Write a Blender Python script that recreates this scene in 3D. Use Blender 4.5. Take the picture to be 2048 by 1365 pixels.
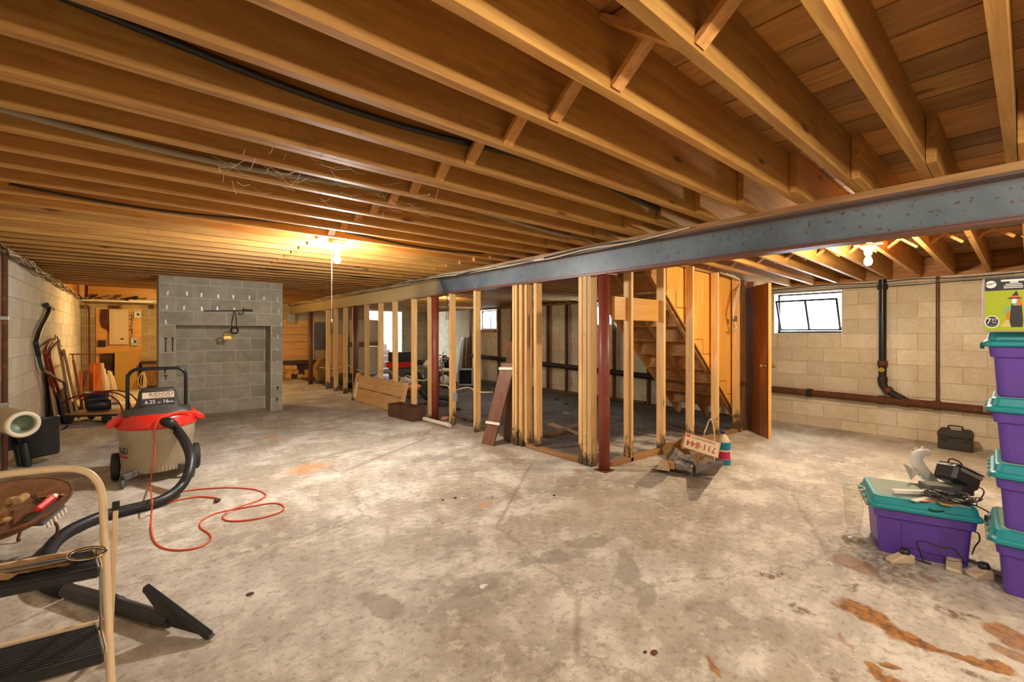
import bpy, bmesh, math, random
from mathutils import Vector, Matrix, Euler
random.seed(7)
S = bpy.context.scene
COL = S.collection
for _o in list(bpy.data.objects):
    bpy.data.objects.remove(_o)

# ------------------------------------------------------------------ camera
F_PX, CX, HOR, H = 880.0, 1024.0, 668.0, 1.27     # focal length in px, centre, horizon row, eye height
YAW = math.radians(40.36)
cam_d = bpy.data.cameras.new('camera')
cam_d.sensor_width = 36.0
cam_d.lens = F_PX / 2048.0 * 36.0
cam_d.shift_y = -(682.5 - HOR) / 2048.0
cam_d.clip_start = 0.02
cam = bpy.data.objects.new('camera', cam_d)
COL.objects.link(cam)
cam.location = (0, 0, H)
cam.rotation_euler = (math.radians(90), 0, -YAW)
S.camera = cam

# ------------------------------------------------------------------ world, lamps, exposure
S.view_settings.view_transform = 'Standard'
S.view_settings.look = 'None'
S.view_settings.gamma = 1.0
S.view_settings.use_curve_mapping = False
S.view_settings.exposure = 1.06
S.cycles.use_denoising = True
S.cycles.max_bounces = 10
S.cycles.diffuse_bounces = 6
S.cycles.sample_clamp_indirect = 6.0
S.cycles.transparent_max_bounces = 24
S.cycles.caustics_reflective = False
S.cycles.caustics_refractive = False
W = bpy.data.worlds.new('daylight')
S.world = W
W.use_nodes = True
W.node_tree.nodes['Background'].inputs[0].default_value = (0.74, 0.88, 1.0, 1)
W.node_tree.nodes['Background'].inputs[1].default_value = 14.0

BULBS = {  # position, watts, colour
    'front':  ((1.40, 4.14, 1.95), 190, (1.0, 0.975, 0.93)),
    'stairs': ((5.00, 0.94, 1.915), 150, (1.0, 0.84, 0.60)),
    'near':   ((0.95, -0.60, 1.93), 125, (1.0, 0.92, 0.78)),
    'rear':   ((2.2, -1.7, 1.95), 70, (1.0, 0.94, 0.84)),  # unseen extra lamp, added to even out the light from behind
    'panel':  ((0.75, 11.2, 1.95), 170, (1.0, 0.66, 0.24)),
    'back':   ((5.2, 8.2, 1.90), 36, (1.0, 0.84, 0.60)),
}
for nm, (p, w, c) in BULBS.items():
    L = bpy.data.lights.new('bulb_light', 'POINT')
    L.energy = w; L.color = c; L.shadow_soft_size = 0.045
    lo = bpy.data.objects.new('bulb_light', L)
    lo.location = p
    COL.objects.link(lo)

# ------------------------------------------------------------------ geometry of the room (metres)
XL, XR = -0.98, 7.77          # left and right block walls
YB, YF = -2.6, 13.75           # wall behind the camera, far wall
XBEAM = 3.33                  # steel beam
ZJ = H + 0.84                 # underside of the joists
DROP = 0.12                   # the slab falls this much towards the right wall
def floor_z(x):
    return 0.0 if x <= 3.4 else -(x - 3.4) / (XR - 3.4) * DROP
def joist_z(x):
    return ZJ if x <= XBEAM else ZJ - (x - XBEAM) / (XR - XBEAM) * 0.105
_F = (math.sin(YAW), math.cos(YAW)); _R = (math.cos(YAW), -math.sin(YAW))
def ray(x, y):
    t = (x - CX) / F_PX
    return Vector((_F[0] + t * _R[0], _F[1] + t * _R[1], -(y - HOR) / F_PX))
O = Vector((0, 0, H))
def at_z(x, y, z):
    d = ray(x, y); return O + d * ((z - H) / d.z)
def at_x(x, y, X):
    d = ray(x, y); return O + d * (X / d.x)
def at_y(x, y, Y):
    d = ray(x, y); return O + d * (Y / d.y)
def at_d(x, y, dep):
    return O + ray(x, y) * dep
def at_floor(x, y, up=0.0):
    d = ray(x, y)
    s = (up - H) / d.z
    if s * d.x > 3.4:
        m = -DROP / (XR - 3.4)
        s = (-3.4 * m + up - H) / (d.z - m * d.x)
    return O + d * s

# ------------------------------------------------------------------ mesh helpers
class MB:
    def __init__(s):
        s.v = []; s.f = []; s.sm = []
    def add(s, vs, fs, smooth=False):
        b = len(s.v)
        s.v += [Vector(v) for v in vs]
        for f in fs:
            s.f.append(tuple(i + b for i in f)); s.sm.append(smooth)
        return s
    def box(s, x0, x1, y0, y1, z0, z1, M=None):
        vs = [Vector((x, y, z)) for z in (z0, z1) for y in (y0, y1) for x in (x0, x1)]
        if M: vs = [M @ v for v in vs]
        return s.add(vs, [(0, 2, 3, 1), (4, 5, 7, 6), (0, 1, 5, 4), (2, 6, 7, 3), (0, 4, 6, 2), (1, 3, 7, 5)])
    def bar(s, p0, p1, w, h, up=(0, 0, 1)):
        """a square bar from p0 to p1, w across, h along 'up'"""
        p0 = Vector(p0); p1 = Vector(p1); d = (p1 - p0).normalized()
        u = Vector(up); a = d.cross(u)
        if a.length < 1e-4: a = d.cross(Vector((1, 0, 0)))
        a.normalize(); u = a.cross(d).normalized()
        vs = []
        for p in (p0, p1):
            for i, j in ((-1, -1), (1, -1), (1, 1), (-1, 1)):
                vs.append(p + a * (i * w / 2) + u * (j * h / 2))
        return s.add(vs, [(3, 2, 1, 0), (4, 5, 6, 7), (0, 1, 5, 4), (1, 2, 6, 5), (2, 3, 7, 6), (3, 0, 4, 7)])
    def tube(s, pts, r, seg=10, caps=True, closed=False):
        pts = [Vector(p) for p in pts]; n = len(pts)
        rs = r if isinstance(r, (list, tuple)) else [r] * n
        ring = []; prev = None
        for i, p in enumerate(pts):
            if closed: d = pts[(i + 1) % n] - pts[i - 1]
            else: d = pts[min(i + 1, n - 1)] - pts[max(i - 1, 0)]
            d = d.normalized() if d.length > 1e-9 else Vector((0, 0, 1))
            if prev is None:
                a = d.cross(Vector((0, 0, 1)))
                if a.length < 0.05: a = d.cross(Vector((1, 0, 0)))
            else:
                a = prev - d * prev.dot(d)
                if a.length < 1e-5: a = d.cross(Vector((1, 0, 0)))
            a.normalize(); prev = a; b = d.cross(a)
            ring.append([p + (a * math.cos(k * 2 * math.pi / seg) + b * math.sin(k * 2 * math.pi / seg)) * rs[i] for k in range(seg)])
        vs = [v for rr in ring for v in rr]; fs = []
        for i in range(n if closed else n - 1):
            j = (i + 1) % n
            for k in range(seg):
                k2 = (k + 1) % seg
                fs.append((i * seg + k, i * seg + k2, j * seg + k2, j * seg + k))
        s.add(vs, fs, True)
        if caps and not closed:
            s.add(ring[0], [tuple(range(seg))[::-1]]); s.add(ring[-1], [tuple(range(seg))])
        return s
    def lathe(s, prof, seg=32, M=None, sx=1.0, sy=1.0):
        vs = []; fs = []; n = len(prof)
        for r, z in prof:
            for k in range(seg):
                a = k * 2 * math.pi / seg
                v = Vector((r * math.cos(a) * sx, r * math.sin(a) * sy, z))
                vs.append(M @ v if M else v)
        for i in range(n - 1):
            for k in range(seg):
                k2 = (k + 1) % seg
                fs.append((i * seg + k, i * seg + k2, (i + 1) * seg + k2, (i + 1) * seg + k))
        s.add(vs, fs, True)
        return s
    def disc(s, r, z, seg=32, M=None, up=True, sx=1.0, sy=1.0):
        vs = [Vector((r * math.cos(k * 2 * math.pi / seg) * sx, r * math.sin(k * 2 * math.pi / seg) * sy, z)) for k in range(seg)]
        if M: vs = [M @ v for v in vs]
        return s.add(vs, [tuple(range(seg)) if up else tuple(range(seg))[::-1]])
    def prism(s, poly, d0, d1, M=None):
        """poly: list of (a, b); extruded along the third axis: local (a, d, b)"""
        n = len(poly)
        vs = [Vector((a, d0, b)) for a, b in poly] + [Vector((a, d1, b)) for a, b in poly]
        if M: vs = [M @ v for v in vs]
        fs = [tuple(range(n)), tuple(range(n, 2 * n))[::-1]]
        for i in range(n):
            j = (i + 1) % n
            fs.append((j, i, n + i, n + j))
        return s.add(vs, fs)
    def mesh(s, name, mat=None, off=None, M=None):
        me = bpy.data.meshes.new(name)
        vs = s.v
        if M is not None: vs = [M @ v for v in vs]
        if off is not None: vs = [v - off for v in vs]
        me.from_pydata([tuple(v) for v in vs], [], s.f)
        me.polygons.foreach_set('use_smooth', s.sm)
        bm = bmesh.new(); bm.from_mesh(me); bmesh.ops.recalc_face_normals(bm, faces=bm.faces); bm.to_mesh(me); bm.free()
        if mat: me.materials.append(mat)
        me.update()
        return me
PM = {}
def link(me, name, parent=None, loc=(0, 0, 0), rot=(0, 0, 0)):
    o = bpy.data.objects.new(name, me)
    COL.objects.link(o)
    if parent: o.parent = parent
    o.location = loc; o.rotation_euler = rot
    return o
def bevel(o, w=0.004, seg=1):
    m = o.modifiers.new('bevel', 'BEVEL'); m.width = w; m.segments = seg; m.limit_method = 'ANGLE'; m.angle_limit = math.radians(40)
    return o
def tag(o, label=None, cat=None, group=None, kind=None):
    if label: o['label'] = label
    if cat: o['category'] = cat
    if group: o['group'] = group
    if kind: o['kind'] = kind
    return o
def thing(name, label, cat, loc=(0, 0, 0), rotz=0.0, group=None, kind=None):
    o = bpy.data.objects.new(name, None)
    COL.objects.link(o)
    o.empty_display_size = 0.1
    o.location = loc; o.rotation_euler = (0, 0, rotz)
    tag(o, label, cat, group, kind)
    PM[o.name] = Matrix.Translation(Vector(loc)) @ Matrix.Rotation(rotz, 4, 'Z')
    return o
def part(mb, name, mat, parent, world=False, bev=0.0, label=None, of=None):
    """a part; its origin goes to the middle of its own shape. world: coordinates are world coordinates"""
    if world or of is not None:
        Mi = PM[parent.name].inverted()
        if of is not None: Mi = Mi @ PM[of.name]
        mb.v = [Mi @ v for v in mb.v]
    lo = Vector([min(v[i] for v in mb.v) for i in range(3)]); hi = Vector([max(v[i] for v in mb.v) for i in range(3)])
    c = (lo + hi) / 2
    o = link(mb.mesh(name, mat, off=c), name, parent, c)
    PM[o.name] = PM[parent.name] @ Matrix.Translation(c)
    if bev: bevel(o, bev)
    if label: o['label'] = label
    return o
def solo(mb, name, mat, label=None, cat=None, group=None, kind=None, bev=0.0):
    """a top-level thing that is one mesh, in world coordinates; origin at its base"""
    lo = Vector([min(v[i] for v in mb.v) for i in range(3)]); hi = Vector([max(v[i] for v in mb.v) for i in range(3)])
    c = Vector(((lo.x + hi.x) / 2, (lo.y + hi.y) / 2, lo.z))
    o = link(mb.mesh(name, mat, off=c), name, None, c)
    PM[o.name] = Matrix.Translation(c)
    tag(o, label, cat, group, kind)
    if bev: bevel(o, bev)
    return o
def smooth_path(pts, n=8):
    """Catmull-Rom through the points"""
    P = [Vector(p) for p in pts]; out = []
    for i in range(len(P) - 1):
        p0 = P[max(i - 1, 0)]; p1 = P[i]; p2 = P[i + 1]; p3 = P[min(i + 2, len(P) - 1)]
        for k in range(n):
            t = k / n
            out.append(0.5 * ((2 * p1) + (p2 - p0) * t + (2 * p0 - 5 * p1 + 4 * p2 - p3) * t * t + (3 * p1 - p0 - 3 * p2 + p3) * t ** 3))
    out.append(P[-1])
    return out
def text_mb(txt, size, thick=0.0005):
    cu = bpy.data.curves.new('lettering', 'FONT'); cu.body = txt; cu.size = size; cu.extrude = thick; cu.align_x = 'CENTER'; cu.align_y = 'CENTER'
    cu.resolution_u = 3
    o = bpy.data.objects.new('lettering', cu); COL.objects.link(o)
    dg = bpy.context.evaluated_depsgraph_get()
    me = bpy.data.meshes.new_from_object(o.evaluated_get(dg))
    mb = MB(); mb.add([v.co.copy() for v in me.vertices], [tuple(p.vertices) for p in me.polygons])
    bpy.data.objects.remove(o); bpy.data.curves.remove(cu); bpy.data.meshes.remove(me)
    return mb
def frame(origin, ex, ez):
    """matrix with local x along ex, local z along ez"""
    ex = Vector(ex).normalized(); ez = Vector(ez); ez = (ez - ex * ez.dot(ex)).normalized(); ey = ez.cross(ex)
    return Matrix(((ex.x, ey.x, ez.x, origin[0]), (ex.y, ey.y, ez.y, origin[1]), (ex.z, ey.z, ez.z, origin[2]), (0, 0, 0, 1)))
def moved(mb, M):
    mb.v = [M @ v for v in mb.v]; return mb
def lin(r, g, b):
    def c(u):
        u /= 255.0
        return u / 12.92 if u <= 0.04045 else ((u + 0.055) / 1.055) ** 2.4
    return (c(r), c(g), c(b), 1.0)

# ------------------------------------------------------------------ materials
def newmat(name):
    m = bpy.data.materials.new(name); m.use_nodes = True
    nt = m.node_tree; b = nt.nodes['Principled BSDF']
    return m, nt, b
def nd(nt, typ, **kw):
    n = nt.nodes.new(typ)
    for k, v in kw.items():
        if k.startswith('_'): setattr(n, k[1:], v)
        else: n.inputs[k.replace('__', ' ')].default_value = v
    return n
def mixc(nt, fac, a, b, blend='MIX'):
    n = nt.nodes.new('ShaderNodeMix'); n.data_type = 'RGBA'; n.blend_type = blend
    for sock, v in ((n.inputs[0], fac), (n.inputs[6], a), (n.inputs[7], b)):
        if hasattr(v, 'is_output') or isinstance(v, bpy.types.NodeSocket): nt.links.new(v, sock)
        else: sock.default_value = v
    return n.outputs[2]
def maprange(nt, v, a, b, c=0.0, d=1.0, smooth=True):
    n = nt.nodes.new('ShaderNodeMapRange'); n.interpolation_type = 'SMOOTHSTEP' if smooth else 'LINEAR'
    nt.links.new(v, n.inputs[0])
    for i, x in zip((1, 2, 3, 4), (a, b, c, d)): n.inputs[i].default_value = x
    return n.outputs[0]
def math_n(nt, op, a, b=0.0):
    n = nt.nodes.new('ShaderNodeMath'); n.operation = op
    for s_, v in ((n.inputs[0], a), (n.inputs[1], b)):
        if isinstance(v, bpy.types.NodeSocket): nt.links.new(v, s_)
        else: s_.default_value = v
    return n.outputs[0]
def objcoord(nt, world=False):
    """object coordinates, shifted by a per-object random amount"""
    if world:
        return nt.nodes.new('ShaderNodeNewGeometry').outputs['Position']
    tc = nt.nodes.new('ShaderNodeTexCoord'); oi = nt.nodes.new('ShaderNodeObjectInfo')
    m = nt.nodes.new('ShaderNodeVectorMath'); m.operation = 'MULTIPLY_ADD'
    cb = nt.nodes.new('ShaderNodeCombineXYZ')
    for i in range(3): nt.links.new(oi.outputs['Random'], cb.inputs[i])
    nt.links.new(cb.outputs[0], m.inputs[0]); m.inputs[1].default_value = (37.1, 53.3, 71.7)
    nt.links.new(tc.outputs['Object'], m.inputs[2])
    return m.outputs[0]
def noise(nt, vec, scale, detail=4.0, rough=0.55, stretch=None):
    if stretch:
        mp = nt.nodes.new('ShaderNodeMapping'); mp.inputs['Scale'].default_value = stretch
        nt.links.new(vec, mp.inputs[0]); vec = mp.outputs[0]
    n = nt.nodes.new('ShaderNodeTexNoise'); n.inputs['Scale'].default_value = scale; n.inputs['Detail'].default_value = detail
    n.inputs['Roughness'].default_value = rough
    nt.links.new(vec, n.inputs['Vector'])
    return n.outputs['Fac']
def bump(nt, b, h, strength=0.3, dist=0.01):
    n = nt.nodes.new('ShaderNodeBump'); n.inputs['Strength'].default_value = strength; n.inputs['Distance'].default_value = dist
    nt.links.new(h, n.inputs['Height']); nt.links.new(n.outputs[0], b.inputs['Normal'])
MATS = {}
def wood(name, light, dark, axis='x', grain=1.0, rough=0.62, vary=0.25, knots=True, stain=None):
    m, nt, b = newmat(name)
    v = objcoord(nt)
    st = {'x': (1.2, 16, 16), 'y': (16, 1.2, 16), 'z': (16, 16, 1.2)}[axis]
    g = noise(nt, v, 2.2 * grain, 6, 0.62, st)
    big = noise(nt, v, 1.6, 3, 0.5, {'x': (.5, 2, 2), 'y': (2, .5, 2), 'z': (2, 2, .5)}[axis])
    c = mixc(nt, maprange(nt, g, 0.25, 0.75), dark, light)
    c = mixc(nt, maprange(nt, big, 0.35, 0.75, 0, 0.45), c, dark)
    fine = noise(nt, v, 5.5 * grain, 6, 0.7, {'x': (1, 26, 26), 'y': (26, 1, 26), 'z': (26, 26, 1)}[axis])
    c = mixc(nt, maprange(nt, fine, 0.55, 0.72, 0, 0.55), c, (dark[0] * .5, dark[1] * .45, dark[2] * .4, 1))
    blot = noise(nt, v, 4.0, 6, 0.7)
    c = mixc(nt, maprange(nt, blot, 0.60, 0.74, 0, 0.5), c, (dark[0] * .42, dark[1] * .36, dark[2] * .32, 1))
    if knots:
        mp = nt.nodes.new('ShaderNodeMapping'); mp.inputs['Scale'].default_value = {'x': (1.5, 5, 5), 'y': (5, 1.5, 5), 'z': (5, 5, 1.5)}[axis]
        nt.links.new(v, mp.inputs[0])
        vo = nt.nodes.new('ShaderNodeTexVoronoi'); vo.inputs['Scale'].default_value = 1.0
        nt.links.new(mp.outputs[0], vo.inputs['Vector'])
        k = maprange(nt, vo.outputs['Distance'], 0.04, 0.11, 0.85, 0.0)
        c = mixc(nt, k, c, (dark[0] * .28, dark[1] * .22, dark[2] * .2, 1))
    oi = nt.nodes.new('ShaderNodeObjectInfo')
    hsv = nt.nodes.new('ShaderNodeHueSaturation')
    nt.links.new(maprange(nt, oi.outputs['Random'], 0, 1, 1 - vary, 1 + vary * .6, False), hsv.inputs['Value'])
    nt.links.new(c, hsv.inputs['Color'])
    c = hsv.outputs[0]
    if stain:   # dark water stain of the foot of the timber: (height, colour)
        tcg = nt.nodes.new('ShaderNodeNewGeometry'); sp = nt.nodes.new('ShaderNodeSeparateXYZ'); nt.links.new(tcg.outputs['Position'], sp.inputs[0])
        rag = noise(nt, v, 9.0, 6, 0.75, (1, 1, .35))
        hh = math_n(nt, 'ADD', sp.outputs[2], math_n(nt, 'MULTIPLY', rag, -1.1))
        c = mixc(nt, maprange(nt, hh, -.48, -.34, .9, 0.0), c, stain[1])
    nt.links.new(c, b.inputs['Base Color'])
    b.inputs['Roughness'].default_value = rough
    bump(nt, b, g, 0.25, 0.004)
    MATS[name] = m
    return m
def plain(name, col, rough=0.5, metal=0.0, var=0.12, scale=14.0, dirt=None, dirt_amt=0.35, spec=None, bumpy=0.0):
    m, nt, b = newmat(name)
    v = objcoord(nt)
    n = noise(nt, v, scale, 4, 0.6)
    lo = tuple(x * (1 - var) for x in col[:3]) + (1,); hi = tuple(min(1, x * (1 + var)) for x in col[:3]) + (1,)
    c = mixc(nt, n, lo, hi)
    if dirt:
        n2 = noise(nt, v, scale * .35, 6, 0.7)
        c = mixc(nt, maprange(nt, n2, 0.5, 0.72, 0, dirt_amt), c, dirt)
    nt.links.new(c, b.inputs['Base Color'])
    b.inputs['Roughness'].default_value = rough; b.inputs['Metallic'].default_value = metal
    if spec is not None: b.inputs['Specular IOR Level'].default_value = spec
    if bumpy: bump(nt, b, n, bumpy, 0.004)
    MATS[name] = m
    return m
def emit(name, col, strength):
    m = bpy.data.materials.new(name); m.use_nodes = True; nt = m.node_tree
    nt.nodes.clear()
    e = nt.nodes.new('ShaderNodeEmission'); e.inputs[0].default_value = col; e.inputs[1].default_value = strength
    out = nt.nodes.new('ShaderNodeOutputMaterial'); nt.links.new(e.outputs[0], out.inputs[0])
    return m
def block_mat(name, base, light, stain, stain_amt=0.5, grain=60, rough=0.9, streak=None):
    m, nt, b = newmat(name)
    v = objcoord(nt)
    P = objcoord(nt, True)
    fine = noise(nt, v, grain, 5, 0.7)
    mid = noise(nt, v, 7, 4, 0.6)
    big = noise(nt, P, 0.9, 5, 0.6)
    c = mixc(nt, maprange(nt, mid, 0.3, 0.7), base, light)
    c = mixc(nt, maprange(nt, fine, 0.25, 0.75, 0.25, 0.0), c, (base[0] * .35, base[1] * .33, base[2] * .3, 1))
    c = mixc(nt, maprange(nt, big, 0.45, 0.72, 0, stain_amt), c, stain)
    if streak:
        s_ = noise(nt, P, 2.0, 5, 0.6, (9, 9, .7))
        c = mixc(nt, maprange(nt, s_, 0.5, 0.7, 0, 0.6), c, streak)
    oi = nt.nodes.new('ShaderNodeObjectInfo'); hsv = nt.nodes.new('ShaderNodeHueSaturation')
    nt.links.new(maprange(nt, oi.outputs['Random'], 0, 1, 0.88, 1.08, False), hsv.inputs['Value']); nt.links.new(c, hsv.inputs['Color'])
    nt.links.new(hsv.outputs[0], b.inputs['Base Color'])
    b.inputs['Roughness'].default_value = rough; b.inputs['Specular IOR Level'].default_value = 0.2
    bump(nt, b, fine, 0.35, 0.004)
    MATS[name] = m
    return m

JOIST = wood('joist_wood', lin(196, 148, 74), lin(160, 108, 46), 'x', vary=0.22)
SUBF = wood('subfloor_wood', lin(206, 154, 80), lin(164, 108, 48), 'y', vary=0.6)
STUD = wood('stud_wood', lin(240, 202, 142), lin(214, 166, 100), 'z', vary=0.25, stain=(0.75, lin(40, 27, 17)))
STUDH = wood('plate_wood', lin(190, 145, 88), lin(130, 88, 48), 'y', vary=0.2)
STUDX = wood('plate_wood_x', lin(190, 145, 88), lin(130, 88, 48), 'x', vary=0.2)
DARKSTUD = wood('old_stud_wood', lin(150, 108, 66), lin(96, 62, 34), 'z', vary=0.25)
PLY = wood('plywood', lin(244, 186, 92), lin(226, 156, 62), 'z', grain=0.5, vary=0.1, rough=0.45)
STAIRW = wood('stair_wood', lin(200, 150, 88), lin(160, 108, 56), 'x', vary=0.3, knots=False)
PINE = wood('orange_pine', lin(234, 178, 94), lin(210, 146, 62), 'x', grain=.7, vary=0.1, rough=0.4)
DOORW = wood('door_wood', lin(170, 110, 62), lin(122, 72, 36), 'z', grain=.8, vary=0.05, rough=0.6, knots=False)
BROWN = wood('brown_board', lin(128, 84, 56), lin(92, 56, 36), 'z', grain=.8, vary=0.1, knots=False, rough=.5)
TANW = wood('tan_wood', lin(205, 165, 112), lin(160, 118, 70), 'z', vary=0.15)
CRATEW = wood('bench_wood', lin(216, 176, 122), lin(188, 142, 90), 'y', vary=0.1, knots=False)
RUSTBOX = plain('rusty_box', lin(84, 54, 34), 0.75, var=.35, scale=9, dirt=lin(140, 92, 52), dirt_amt=.7)
OLDLOG = wood('firewood', lin(196, 170, 138), lin(142, 116, 92), 'x', grain=1.4, vary=0.35, rough=.85)
GREYLOG = wood('grey_driftwood', lin(158, 148, 140), lin(104, 94, 90), 'x', grain=1.4, vary=0.3, rough=.85)
FIREY = wood('split_firewood', lin(196, 150, 84), lin(150, 104, 52), 'x', grain=1.4, vary=0.2, rough=.85)
BARK = wood('bark', lin(96, 70, 50), lin(56, 40, 28), 'x', grain=1.6, vary=0.3, rough=.9, knots=False)
CMU = block_mat('grey_block', lin(170, 163, 144), lin(190, 184, 166), lin(144, 135, 116), 0.5)
CMUM = block_mat('grey_mortar', lin(208, 202, 186), lin(222, 216, 200), lin(180, 172, 154), 0.3)
LIME = block_mat('whitewashed_block', lin(224, 214, 194), lin(236, 228, 212), lin(208, 188, 156), 0.5, streak=lin(222, 214, 200))
LIMEM = block_mat('whitewashed_mortar', lin(205, 192, 168), lin(225, 215, 196), lin(180, 150, 112), 0.3)
CREAM = block_mat('cream_block', lin(222, 208, 182), lin(232, 220, 196), lin(206, 182, 146), 0.45, grain=40)
CREAMM = block_mat('cream_mortar', lin(196, 178, 146), lin(220, 204, 174), lin(176, 148, 110), 0.5, grain=40)
FARB = block_mat('ochre_block', lin(178, 156, 116), lin(196, 176, 134), lin(140, 112, 70), 0.5)
BLACK = plain('black_plastic', (0.018, 0.018, 0.02, 1), 0.42, var=.3, dirt=lin(70, 66, 60), dirt_amt=.25)
BLACKM = plain('black_metal', (0.014, 0.014, 0.016, 1), 0.3, metal=.3, var=.2)
RUBBER = plain('rubber', (0.022, 0.021, 0.02, 1), 0.7, var=.3, dirt=lin(90, 84, 76), dirt_amt=.35)
GREYP = plain('grey_plastic', lin(92, 90, 86), 0.55, dirt=lin(60, 56, 50))
PURPLE = plain('purple_plastic', lin(92, 62, 158), 0.42, var=.06, dirt=lin(120, 100, 150), dirt_amt=.2)
TEAL = plain('teal_plastic', lin(22, 140, 148), 0.42, var=.06)
DUSTY = plain('dusty_teal', lin(150, 166, 148), 0.85, var=.1, dirt=lin(186, 176, 150), dirt_amt=.7)
RED = plain('red_plastic', lin(206, 40, 26), 0.35, var=.08)
BEIGE = plain('beige_plastic', lin(170, 158, 132), 0.55, var=.08, scale=5, dirt=lin(120, 106, 84), dirt_amt=.5)
WHITE = plain('white_paint', lin(226, 224, 216), 0.6, var=.05, dirt=lin(180, 170, 150), dirt_amt=.25)
PAPER = plain('paper', lin(224, 218, 204), 0.8, var=.06)
CREAMP = plain('cream_enamel', lin(232, 204, 164), 0.42, var=.06, dirt=lin(176, 128, 80), dirt_amt=.3)
STEEL = plain('bare_steel', lin(150, 150, 150), 0.3, metal=.9, var=.1)
GALV = plain('galvanised', lin(170, 174, 176), 0.45, metal=.6, var=.1)
CHROME = plain('chrome', lin(205, 200, 192), 0.12, metal=1.0, var=.05)
IRON = plain('dark_iron', lin(46, 40, 36), 0.6, metal=.4, var=.3, dirt=lin(110, 66, 36), dirt_amt=.5)
RUSTIRON = plain('rusty_iron', lin(92, 52, 30), 0.85, var=.35, scale=30, dirt=lin(150, 92, 50), dirt_amt=.6, bumpy=.5)
REDIRON = plain('red_lead_paint', lin(134, 62, 46), 0.45, var=.15, scale=6, dirt=lin(168, 140, 124), dirt_amt=.35)
BROWNPOST = plain('brown_post', lin(96, 56, 36), 0.5, var=.15)
REDTUBE = plain('red_tube', lin(132, 32, 28), 0.4, var=.2, dirt=lin(70, 26, 20))
ORANGEC = plain('orange_cord_jacket', lin(222, 84, 46), 0.45, var=.06)
WIREW = plain('white_cable', lin(214, 196, 164), 0.6, var=.1)
WIREG = plain('grey_cable', lin(150, 138, 120), 0.6, var=.15)
WIREB = plain('black_cable', (0.012, 0.011, 0.01, 1), 0.5, var=.2)
OCHRE = plain('ochre_panel_paint', lin(184, 142, 56), 0.6, var=.12, scale=5)
PANELC = plain('panel_enamel', lin(214, 190, 146), 0.45, var=.04)
BRASS = plain('brass', lin(176, 140, 70), 0.35, metal=.9)
BLUE = plain('blue_plastic', lin(34, 62, 118), 0.45)
TURQ = plain('turquoise_liquid', lin(16, 130, 160), 0.3, var=.05)
JUGW = plain('milky_plastic', lin(214, 196, 162), 0.45, var=.05)
MAGENTA = plain('magenta_label', lin(196, 34, 92), 0.5, var=.05)
GREENBOX = plain('lime_green_print', lin(164, 180, 4), 0.55, var=.02)
BLACKPRINT = plain('black_print', lin(34, 30, 34), 0.55, var=.03)
WHITEPRINT = plain('white_print', lin(236, 236, 232), 0.6, var=.02)
ORANGEPRINT = plain('orange_print', lin(226, 106, 40), 0.6, var=.03)
GREENSKIN = plain('green_print', lin(120, 180, 140), 0.6, var=.05)
STRAW = plain('straw_print', lin(206, 186, 112), 0.6, var=.08)
REDPRINT = plain('red_print', lin(168, 34, 26), 0.6, var=.04)
CARD = plain('grey_cardboard', lin(196, 192, 184), 0.85, var=.05)
SIDING = plain('siding_vinyl', lin(204, 190, 164), 0.55, var=.06)
PINKW = plain('pink_render', lin(176, 128, 112), 0.85, var=.05)
CONC = plain('stair_concrete', lin(112, 104, 98), 0.9, var=.15, scale=8)
INSUL = plain('insulation_paper', lin(196, 182, 158), 0.75, var=.1, scale=5, dirt=lin(150, 118, 76), dirt_amt=.4)
LEAF = plain('hedge_leaf', lin(70, 110, 36), 0.7, var=.4)
SCREEN = plain('dark_screen', (0.012, 0.014, 0.018, 1), 0.12, var=.1)
FILTER = plain('pleated_paper', lin(196, 178, 146), 0.85, var=.1, dirt=lin(130, 112, 88), dirt_amt=.4)
WICKER = plain('rust_wicker', lin(112, 74, 42), 0.9, var=.5, scale=45, dirt=lin(160, 104, 48), dirt_amt=.7, bumpy=1.0)
PVC = plain('pvc_white', lin(222, 212, 186), 0.5, var=.04)
TOOLBOX = plain('toolbox_plastic', lin(52, 48, 42), 0.55, var=.1)
def glass(name, col=(1, 1, 1, 1), rough=0.02):
    m, nt, b = newmat(name)
    out = nt.nodes['Material Output']
    g = nt.nodes.new('ShaderNodeBsdfGlossy'); g.inputs['Roughness'].default_value = rough
    t = nt.nodes.new('ShaderNodeBsdfTransparent'); t.inputs[0].default_value = col
    lw = nt.nodes.new('ShaderNodeLayerWeight'); lw.inputs[0].default_value = .5
    mx = nt.nodes.new('ShaderNodeMixShader')
    nt.links.new(maprange(nt, math_n(nt, 'POWER', lw.outputs['Facing'], 3.0), 0, 1, .03, .45, False), mx.inputs[0]); nt.links.new(t.outputs[0], mx.inputs[1]); nt.links.new(g.outputs[0], mx.inputs[2])
    nt.links.new(mx.outputs[0], out.inputs[0])
    return m
PANE = glass('window_pane', (0.97, 0.99, 0.98, 1))
CLEAR = glass('clear_glass', (0.94, 0.94, 0.92, 1), 0.03)
LENS = glass('filter_lens', (0.75, 0.85, 0.76, 1), 0.05)

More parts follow.
